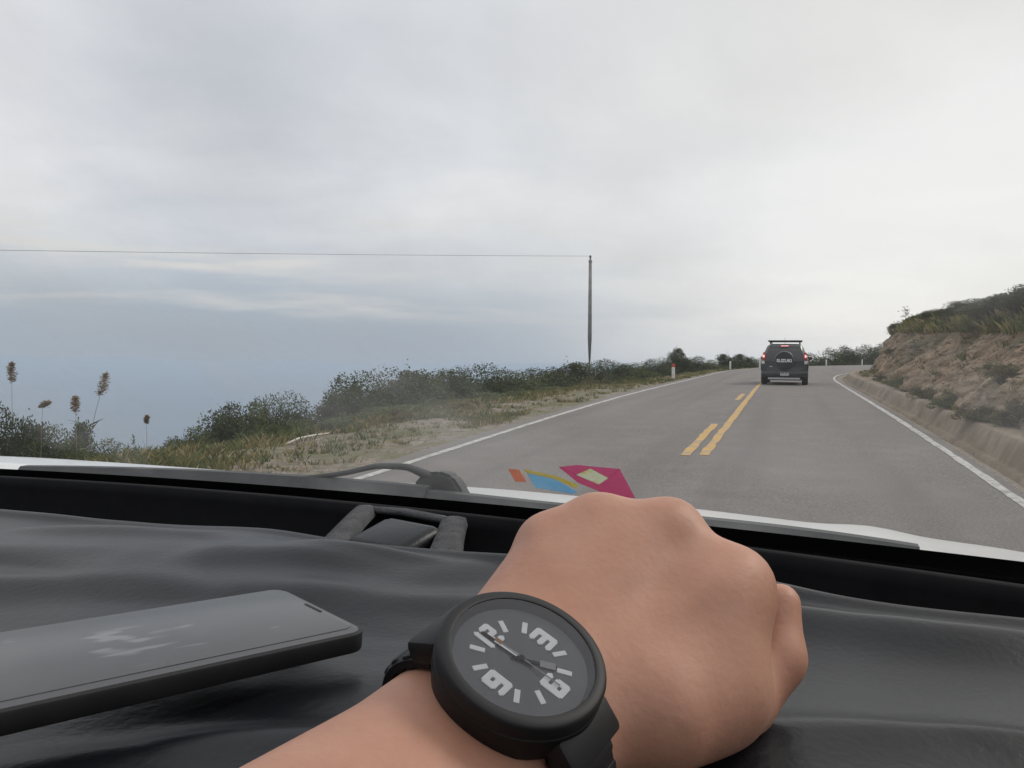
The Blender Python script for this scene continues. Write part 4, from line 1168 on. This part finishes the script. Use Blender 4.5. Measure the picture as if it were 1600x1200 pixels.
for k_ in ('refl_pink', 'refl_green', 'refl_blue', 'refl_yellow', 'refl_orange'):      # painted reflections: light from outside shines through
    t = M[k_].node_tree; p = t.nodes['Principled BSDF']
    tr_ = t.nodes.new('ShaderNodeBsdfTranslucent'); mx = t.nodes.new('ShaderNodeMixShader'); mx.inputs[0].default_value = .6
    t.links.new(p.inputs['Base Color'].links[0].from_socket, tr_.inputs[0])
    t.links.new(p.outputs[0], mx.inputs[1]); t.links.new(tr_.outputs[0], mx.inputs[2]); tp_ = t.nodes.new('ShaderNodeBsdfTransparent'); m3 = t.nodes.new('ShaderNodeMixShader'); m3.inputs[0].default_value = .28      # half-clear, letting the road show through
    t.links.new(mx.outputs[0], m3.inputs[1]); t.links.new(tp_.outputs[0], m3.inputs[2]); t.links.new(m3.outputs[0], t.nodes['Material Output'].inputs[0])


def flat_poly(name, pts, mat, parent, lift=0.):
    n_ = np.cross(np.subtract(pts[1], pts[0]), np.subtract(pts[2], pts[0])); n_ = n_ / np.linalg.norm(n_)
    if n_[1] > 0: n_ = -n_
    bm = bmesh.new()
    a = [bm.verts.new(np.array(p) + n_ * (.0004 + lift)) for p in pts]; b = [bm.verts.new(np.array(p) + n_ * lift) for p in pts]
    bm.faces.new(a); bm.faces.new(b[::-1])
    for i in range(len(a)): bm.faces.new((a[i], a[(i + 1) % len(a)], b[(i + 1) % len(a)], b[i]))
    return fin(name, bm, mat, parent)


s1 = empty('reflection', (0, 0, 0), 'painted magenta sticker with a pale diamond low on the windscreen', 'reflection', 'painted reflections low on the windscreen')
flat_poly('sheet', [(-0.1646, 0.5695, 1.3545), (-0.1491, 0.5640, 1.3576), (-0.1165, 0.5614, 1.3568), (-0.1275, 0.5745, 1.3475), (-0.1392, 0.5657, 1.3555), (-0.1533, 0.5764, 1.3482)], M['refl_pink'], s1)
flat_poly('sheet', [(-0.1646, 0.5695, 1.3545), (-0.1533, 0.5764, 1.3482), (-0.1372, 0.5847, 1.3403), (-0.1275, 0.5745, 1.3475), (-0.1165, 0.5614, 1.3568), (-0.1114, 0.5953, 1.3296), (-0.1292, 0.5991, 1.3283), (-0.1543, 0.5862, 1.3406)], M['refl_pink'], s1)
flat_poly('diamond', [(-0.1533, 0.5764, 1.3482), (-0.1392, 0.5657, 1.3555), (-0.1275, 0.5745, 1.3475), (-0.1372, 0.5847, 1.3403)], M['refl_green'], s1, .0)
s2 = empty('reflection', (0, 0, 0), 'long painted blue sticker with a yellow border low on the windscreen', 'reflection', 'painted reflections low on the windscreen')
flat_poly('sheet', [(-0.1946, 0.5827, 1.3464), (-0.1733, 0.5856, 1.3426), (-0.1583, 0.5995, 1.3304), (-0.1624, 0.6030, 1.3279), (-0.1943, 0.6017, 1.3314)], M['refl_blue'], s2)
flat_poly('border', [(-0.1963, 0.5782, 1.3500), (-0.1701, 0.5817, 1.3454), (-0.1547, 0.5895, 1.3380), (-0.1580, 0.5944, 1.3344), (-0.1733, 0.5856, 1.3426), (-0.1946, 0.5827, 1.3464)], M['refl_yellow'], s2, .0002)
s3 = empty('reflection', (0, 0, 0), 'small painted orange sticker left of the blue one on the windscreen', 'reflection', 'painted reflections low on the windscreen')
flat_poly('sheet', [(-0.2096, 0.5808, 1.3489), (-0.2004, 0.5807, 1.3484), (-0.1993, 0.5952, 1.3369), (-0.2093, 0.5972, 1.3360)], M['refl_orange'], s3)

# ------------------------------------------------------------------ person: left forearm and fist, one continuous skin
EYE = np.stack([RGT, UPV, FWD], 0)          # rows: right, up, ahead of the seated viewer


def to_world(p):                              # millimetres right / up / ahead of the eye -> metres in the world
    return CAM + (np.asarray(p, float) / 1000.) @ EYE


wa_, wb_, wn_ = np.array([-.78608, .45216, .42146]), np.array([.56220, .23958, .79154]), np.array([.25693, .85916, -.44253])
DIAL = np.array([2.57, -80.6, 229.35])
WR = DIAL - 32.5 * wn_


def PP(x, y, d):                              # bearing (photo-pixel units) and distance ahead, mm
    return np.array([(x - 800) / 1230. * d, (600 - y) / 1230. * d, d])


lo = np.array([-190., -205., 95.]); hi = np.array([165., -20., 372.]); step = 1.7
nn = np.ceil((hi - lo) / step).astype(int)
gx, gy, gz = [lo[i] + step * np.arange(nn[i]) for i in range(3)]
G = np.stack(np.meshgrid(gx, gy, gz, indexing='ij'), -1).astype(np.float32)


def cone(p1, p2, r1, r2, axis=None, k=1.):
    p1 = np.asarray(p1, np.float32); p2 = np.asarray(p2, np.float32); Gq = G - p1; d = p2 - p1
    if axis is not None:
        ax = np.asarray(axis, np.float32); sft = (1 / k - 1)
        Gq = Gq + (Gq @ ax)[..., None] * ax * sft; d = d + (d @ ax) * ax * sft
    h = np.clip((Gq @ d) / (d @ d), 0, 1)
    dist = np.sqrt(((Gq - h[..., None] * d) ** 2).sum(-1)) - (r1 + (r2 - r1) * h)
    return dist.astype(np.float32)


def smin(a, b, k):
    h = np.clip(.5 + .5 * (b - a) / k, 0, 1)
    return b + (a - b) * h - k * h * (1 - h)


KN = [PP(856, 850, 309), PP(935, 823, 314), PP(1046, 831, 310), PP(1148, 912, 293)]     # little, ring, middle, index knuckles
KR = [10.0, 10.6, 11.2, 11.4]
WO = [16, 6, -5, -15]
EL = WR + 165 * np.array([-.575, -.165, -.80])
S = cone(EL, WR - 8 * wb_, 44, 30.5, wn_, .72)                                          # forearm
S = smin(S, cone(WR - 14 * wb_, WR + 16 * wb_, 30.5, 30, wn_, .70), 10)
for k_, r_, w_ in zip(KN, KR, WO):                                                      # back of the hand
    S = smin(S, cone(WR + 12 * wb_ + w_ * wa_ - 1 * wn_, k_, 17, r_), 15)
S = smin(S, cone(WR + 30 * wb_ - 9 * wn_, (KN[1] + KN[2]) / 2 - 14 * wn_ - 12 * wb_, 25, 22), 16)   # palm
S = smin(S, cone(PP(1126, 955, 287), PP(1114, 1064, 275), 17.5, 18.5), 16)              # web between thumb and index
S = smin(S, cone(PP(1030, 1115, 259), PP(1104, 1076, 273), 19, 16.5), 14)                 # thumb ball
S = smin(S, cone(PP(1075, 1105, 270), PP(1158, 1096, 287), 14.5, 11.8), 11)
tip = [PP(1158, 1096, 289), PP(1214, 1030, 298), PP(1217, 943, 309)]
Th = smin(cone(tip[0], tip[1], 12.4, 10.6), cone(tip[1], tip[2], 10.2, 8.8, (tip[1] - KN[3]) / np.linalg.norm(tip[1] - KN[3]), .92), 5)
S = smin(S, Th, 3.0)
F1 = np.array([.08, -.52, .85]); F2 = np.array([.04, -.86, -.50]); F3 = np.array([-.05, .25, -.96])
for j, (k_, r_) in enumerate(zip(KN, KR)):                                              # curled fingers
    ln = (33, 39, 42, 38)[j]; sp = np.array([(-.10, -.03, .04, .10)[j], 0, 0])
    a = k_ + ln * (F1 + sp); b = a + ln * .62 * F2; c_ = b + ln * .48 * F3
    fg = smin(smin(cone(k_, a, r_ - .6, r_ - 1.6), cone(a, b, r_ - 1.6, r_ - 2.4), 4), cone(b, c_, r_ - 2.4, r_ - 3.2), 3)
    S = smin(S, fg, 3.5)
    S = smin(S, cone(k_ + 1.6 * wn_, k_ + 1.6 * wn_ + [0, 0, .1], r_ - 2.0, r_ - 2.0), 8)   # knuckle bump
for ka, kb, ra, rb_ in zip(KN[:-1], KN[1:], KR[:-1], KR[1:]):                           # webbing between the knuckles
    S = smin(S, cone(ka - 3 * wb_, kb - 3 * wb_, ra - 1.2, rb_ - 1.2), 9)
for k_, w_ in zip(KN, (10, 4, -3, -9)):                                                 # faint tendons
    S = smin(S, cone(WR + 26 * wb_ + w_ * wa_ + 15.5 * wn_, k_ + 8.0 * wn_ - 8 * wb_, 2.4, 2.6), 7)
S = np.maximum(S, cone(DIAL - 150 * wb_, DIAL + 400 * wb_, 400, 400))
S[0] = S[-1] = 5; S[:, 0] = S[:, -1] = 5; S[:, :, 0] = S[:, :, -1] = 5


def surface_nets(S, lo, step):
    ins = S < 0
    c = [ins[dx:S.shape[0] - 1 + dx, dy:S.shape[1] - 1 + dy, dz:S.shape[2] - 1 + dz] for dx in (0, 1) for dy in (0, 1) for dz in (0, 1)]
    cnt = sum(x.astype(np.int8) for x in c)
    act = (cnt > 0) & (cnt < 8)
    idx = -np.ones(act.shape, np.int64); ii = np.argwhere(act); idx[act] = np.arange(len(ii))
    corner = np.array([(dx, dy, dz) for dx in (0, 1) for dy in (0, 1) for dz in (0, 1)])
    vals = np.stack([S[ii[:, 0] + a, ii[:, 1] + b, ii[:, 2] + c_] for a, b, c_ in corner], 1).astype(float)
    acc = np.zeros((len(ii), 3)); n_ = np.zeros(len(ii))
    for i in range(8):
        for j in range(i + 1, 8):
            if abs(corner[i] - corner[j]).sum() != 1: continue
            m_ = (vals[:, i] < 0) != (vals[:, j] < 0)
            t_ = np.where(m_, vals[:, i] / (vals[:, i] - vals[:, j] + 1e-12), 0)
            acc += np.where(m_[:, None], corner[i] + t_[:, None] * (corner[j] - corner[i]), 0); n_ += m_
    V = lo + step * (ii + acc / n_[:, None])
    Fs = []
    for ax in range(3):
        b, c_ = [k for k in range(3) if k != ax]
        sl0 = [slice(None)] * 3; sl1 = [slice(None)] * 3
        sl0[ax] = slice(0, -1); sl1[ax] = slice(1, None)
        e = np.argwhere(ins[tuple(sl0)] != ins[tuple(sl1)])
        e = e[(e[:, b] > 0) & (e[:, c_] > 0) & (e[:, b] < S.shape[b] - 1) & (e[:, c_] < S.shape[c_] - 1)]
        ob = np.zeros(3, int); ob[b] = 1; oc = np.zeros(3, int); oc[c_] = 1
        q = np.stack([idx[tuple((e - s).T)] for s in (0 * ob, ob, ob + oc, oc)], 1)
        flip = ins[tuple(e.T)] ^ (ax == 1)
        q[flip] = q[flip][:, ::-1]
        Fs.append(q)
    return V, np.vstack(Fs)


V, Fq = surface_nets(S, lo, step)
# a light relaxation removes the grid's stair steps
nbr = np.zeros_like(V); cn = np.zeros(len(V))
E_ = np.vstack([Fq[:, [0, 1]], Fq[:, [1, 2]], Fq[:, [2, 3]], Fq[:, [3, 0]]])
for _ in range(9):
    nbr[:] = 0; cn[:] = 0
    np.add.at(nbr, E_[:, 0], V[E_[:, 1]]); np.add.at(nbr, E_[:, 1], V[E_[:, 0]])
    np.add.at(cn, E_[:, 0], 1); np.add.at(cn, E_[:, 1], 1)
    V = .4 * V + .6 * nbr / np.maximum(cn, 1)[:, None]
M['skin'] = noisy('skin', [(.3, (.40, .203, .136)), (.5, (.465, .244, .167)), (.7, (.51, .278, .196))], scale=34, detail=7, rough=.5, spec=.35, bump=.28, bscale=420, bdist=.0007,
                  coarse=[(18, (.46, .215, .14), .48, .68, .45), (55, (.40, .19, .13), .55, .72, .4)], **{'Subsurface Weight': .25, 'Subsurface Radius': (1.0, .35, .2), 'Subsurface Scale': .003})
hand = mesh_np('person', to_world(V), Fq[:, ::-1], M['skin'], smooth_=True)
bm = bmesh.new(); bm.from_mesh(hand.data); bmesh.ops.recalc_face_normals(bm, faces=bm.faces); bm.to_mesh(hand.data); bm.free()
tag(hand, 'bare left forearm and closed fist held out over the dashboard', 'person')



# ------------------------------------------------------------------ wristwatch
M['w_case'] = noisy('watch_resin', [(.3, (.007, .007, .008)), (.7, (.012, .012, .013))], scale=80, rough=.55, bump=.1, bscale=600, bdist=.0003)
M['w_bezel'] = noisy('watch_bezel', [(.3, (.011, .011, .012)), (.7, (.017, .017, .018))], scale=80, rough=.5, bump=.1, bscale=600, bdist=.0003)
M['w_dial'] = principled('watch_dial', (.14, .143, .16), .55)
M['w_lume'] = principled('watch_lume', (.93, .93, .95), .6)
M['w_grey'] = principled('watch_hand_grey', (.30, .30, .32), .5)
M['w_orange'] = principled('watch_orange', (.36, .16, .06), .5)
M['w_glass'] = clear_glass('watch_glass', (1., 1., 1.), 1.5)
B3 = np.stack([wb_, wa_, wn_], 1)                       # columns: three o'clock, twelve o'clock, out of the dial
Rw = EYE.T @ B3
wt = empty('wristwatch', (0, 0, 0), 'black resin wristwatch with bold white numerals on the left wrist', 'watch')
c0 = to_world(DIAL)
wt.matrix_world = Matrix([[*(Rw[i] * .001), c0[i]] for i in range(3)] + [[0, 0, 0, 1]])      # local unit: millimetre
lathe('case', [(0, -13), (21, -13), (24.3, -11.0), (25.4, -6), (25.6, -2), (25.0, .5), (0, .5)][:-2] + [(24.9, -1.2), (0, -1.2)], M['w_case'], wt, 72)
lathe('bezel', [(24.6, -2.0), (25.3, -1.6), (25.5, 1.9), (25.1, 2.8), (24.5, 3.2), (22.2, 3.6), (21.7, 3.4), (21.6, 2.6)], M['w_bezel'], wt, 80)
lathe('dial', [(0, .0), (21.8, .0)], M['w_dial'], wt, 64)
lathe('chapter_ring', [(21.6, .1), (21.6, 3.1), (20.4, .05)], M['w_dial'], wt, 64)
lathe('glass', [(0, 3.45), (12, 3.42), (21.7, 3.2)], M['w_glass'], wt, 64)
GLYPH = {'1': '001 001 001 001 001', '2': '111 001 111 100 111', '3': '111 001 111 001 111', '6': '111 100 111 101 111', '9': '111 101 111 001 111'}


def numeral(s):
    """blocky numeral built from square-cut strokes"""
    bm = bmesh.new(); rows_ = (1.9, 1.1, 1.9, 1.1, 1.9); cw = (2.2, 1.5, 2.2) if len(s) == 1 else (1.7, .8, 1.7)
    wd = [sum(cw) if c != '1' else cw[2] for c in s]; x0 = -(sum(wd) + .7 * (len(s) - 1)) / 2
    for c, w in zip(s, wd):
        y = sum(rows_) / 2
        for r_, bits in zip(rows_, GLYPH[c].split()):
            x = x0
            for k, (bit, cwk) in enumerate(zip(bits, cw)):
                if c == '1' and k < 2: continue
                if bit == '1': box(bm, (x + cwk / 2, y - r_ / 2, .1), (cwk, r_, .3))
                x += cwk
            y -= r_
        x0 += w + .7
    bmesh.ops.remove_doubles(bm, verts=bm.verts, dist=1e-4)
    seen = {}
    for f_ in list(bm.faces):                       # drop the walls two neighbouring strokes share
        seen.setdefault(tuple(round(q, 3) for q in f_.calc_center_median()), []).append(f_)
    bmesh.ops.delete(bm, geom=[f_ for l_ in seen.values() if len(l_) > 1 for f_ in l_], context='FACES')
    bmesh.ops.bevel(bm, geom=[e for e in bm.edges if len(e.link_faces) == 2 and abs(e.verts[0].co.z - e.verts[1].co.z) > .2 and e.calc_face_angle(0) > 1], offset=.55, segments=3, affect='EDGES')
    return fin('numeral', bm, M['w_lume'], wt)


for h_ in range(1, 13):
    th = h_ * math.pi / 6
    if h_ in (3, 6, 9, 12):
        o = numeral(str(h_))
        rr_ = 12.2 if h_ != 12 else 12.0
        o.location = (rr_ * math.sin(th), rr_ * math.cos(th), .15)
    else:
        o = boxo('hour_marker', (0, 0, .15), (1.7, 4.6, .25), M['w_lume'], wt, .1)
        o.matrix_basis = Matrix.Translation((13.2 * math.sin(th), 13.2 * math.cos(th), 0)) @ Matrix.Rotation(-th, 4, 'Z')


def watch_hand(name, hours, l0, l1, w, mat, z, lume=None):
    th = hours * math.pi / 6
    o = boxo(name, (0, (l0 + l1) / 2, z), (w, l1 - l0, .25), mat, wt, .08)
    o.matrix_basis = Matrix.Rotation(-th, 4, 'Z')
    if lume:
        boxo('lume', (0, (lume[0] + lume[1]) / 2, z + .16), (lume[2], lume[1] - lume[0], .2), lume[3], o, .08)
    return o


watch_hand('hour_hand', 4.93, -3, 10.8, 1.2, M['w_case'], .55, (5.6, 10.4, 2.5, M['w_grey']))
watch_hand('minute_hand', 11.85, -4, 14.2, 1.1, M['w_case'], .9, (1.5, 9.5, 1.25, M['w_lume']))
watch_hand('second_hand', 5.95, -9.5, 13.5, .42, M['w_grey'], 1.2, (-9.8, -7.2, 1.3, M['w_orange']))
o = lathe('hand_boss', [(0, 1.6), (.9, 1.5), (1.1, 1.1), (1.1, .3)], M['w_case'], wt, 20)
# lugs and strap: the strap runs round the wrist in the plane of twelve, six and the dial's axis
def band(name, a0, a1, w0, w1, mat, th_=3.4, n=26, rx=35.5, rz=26.5, zc_=-32.5):
    v = []; aa = np.radians(np.linspace(a0, a1, n))
    for i, a in enumerate(aa):
        w = w0 + (w1 - w0) * i / (n - 1)
        y, z = rx * math.sin(a), zc_ + rz * math.cos(a)
        ny, nz = math.sin(a) / rx, math.cos(a) / rz; q = math.hypot(ny, nz); ny, nz = ny / q, nz / q
        for (sx_, d) in ((-1, 0), (-1, th_ * .7), (-.86, th_), (.86, th_), (1, th_ * .7), (1, 0)):
            v.append((sx_ * w / 2, y + ny * (d - 1.2), z + nz * (d - 1.2)))
    return loft_rings(name, [v[i * 6:(i + 1) * 6] for i in range(n)], mat, wt)
st1 = band('strap', 38, 172, 25, 20, M['w_case'])
st2 = band('strap', -38, -188, 25, 20, M['w_case'])
for s in (-1, 1):
    bm = bmesh.new()
    for p_ in ((1,),):
        box(bm, (0, 0, 0), (26.5, 12, 8), None, 2.2, 2)
    lg = fin('lug', bm, M['w_bezel'], wt, True)
    lg.matrix_basis = Matrix.Translation((0, s * 25.2, -9.2)) @ Matrix.Rotation(-s * R(36), 4, 'X')
for s, st_ in ((1, st1), (-1, st2)):
    for k in range(3):
        a = s * R(56 + 13 * k)
        y, z = 35.5 * math.sin(a), -32.5 + 26.5 * math.cos(a)
        bm = bmesh.new(); box(bm, (0, 0, 0), (24.0 - k, 4.6, 5.4), None, 1.3, 2)
        q = fin('strap_ridge', bm, M['w_bezel'], st_, True)
        nrm = math.atan2(math.sin(a) / 35.5, math.cos(a) / 26.5)
        q.matrix_basis = Matrix.Translation((0, y, z)) @ Matrix.Rotation(-nrm, 4, 'X')
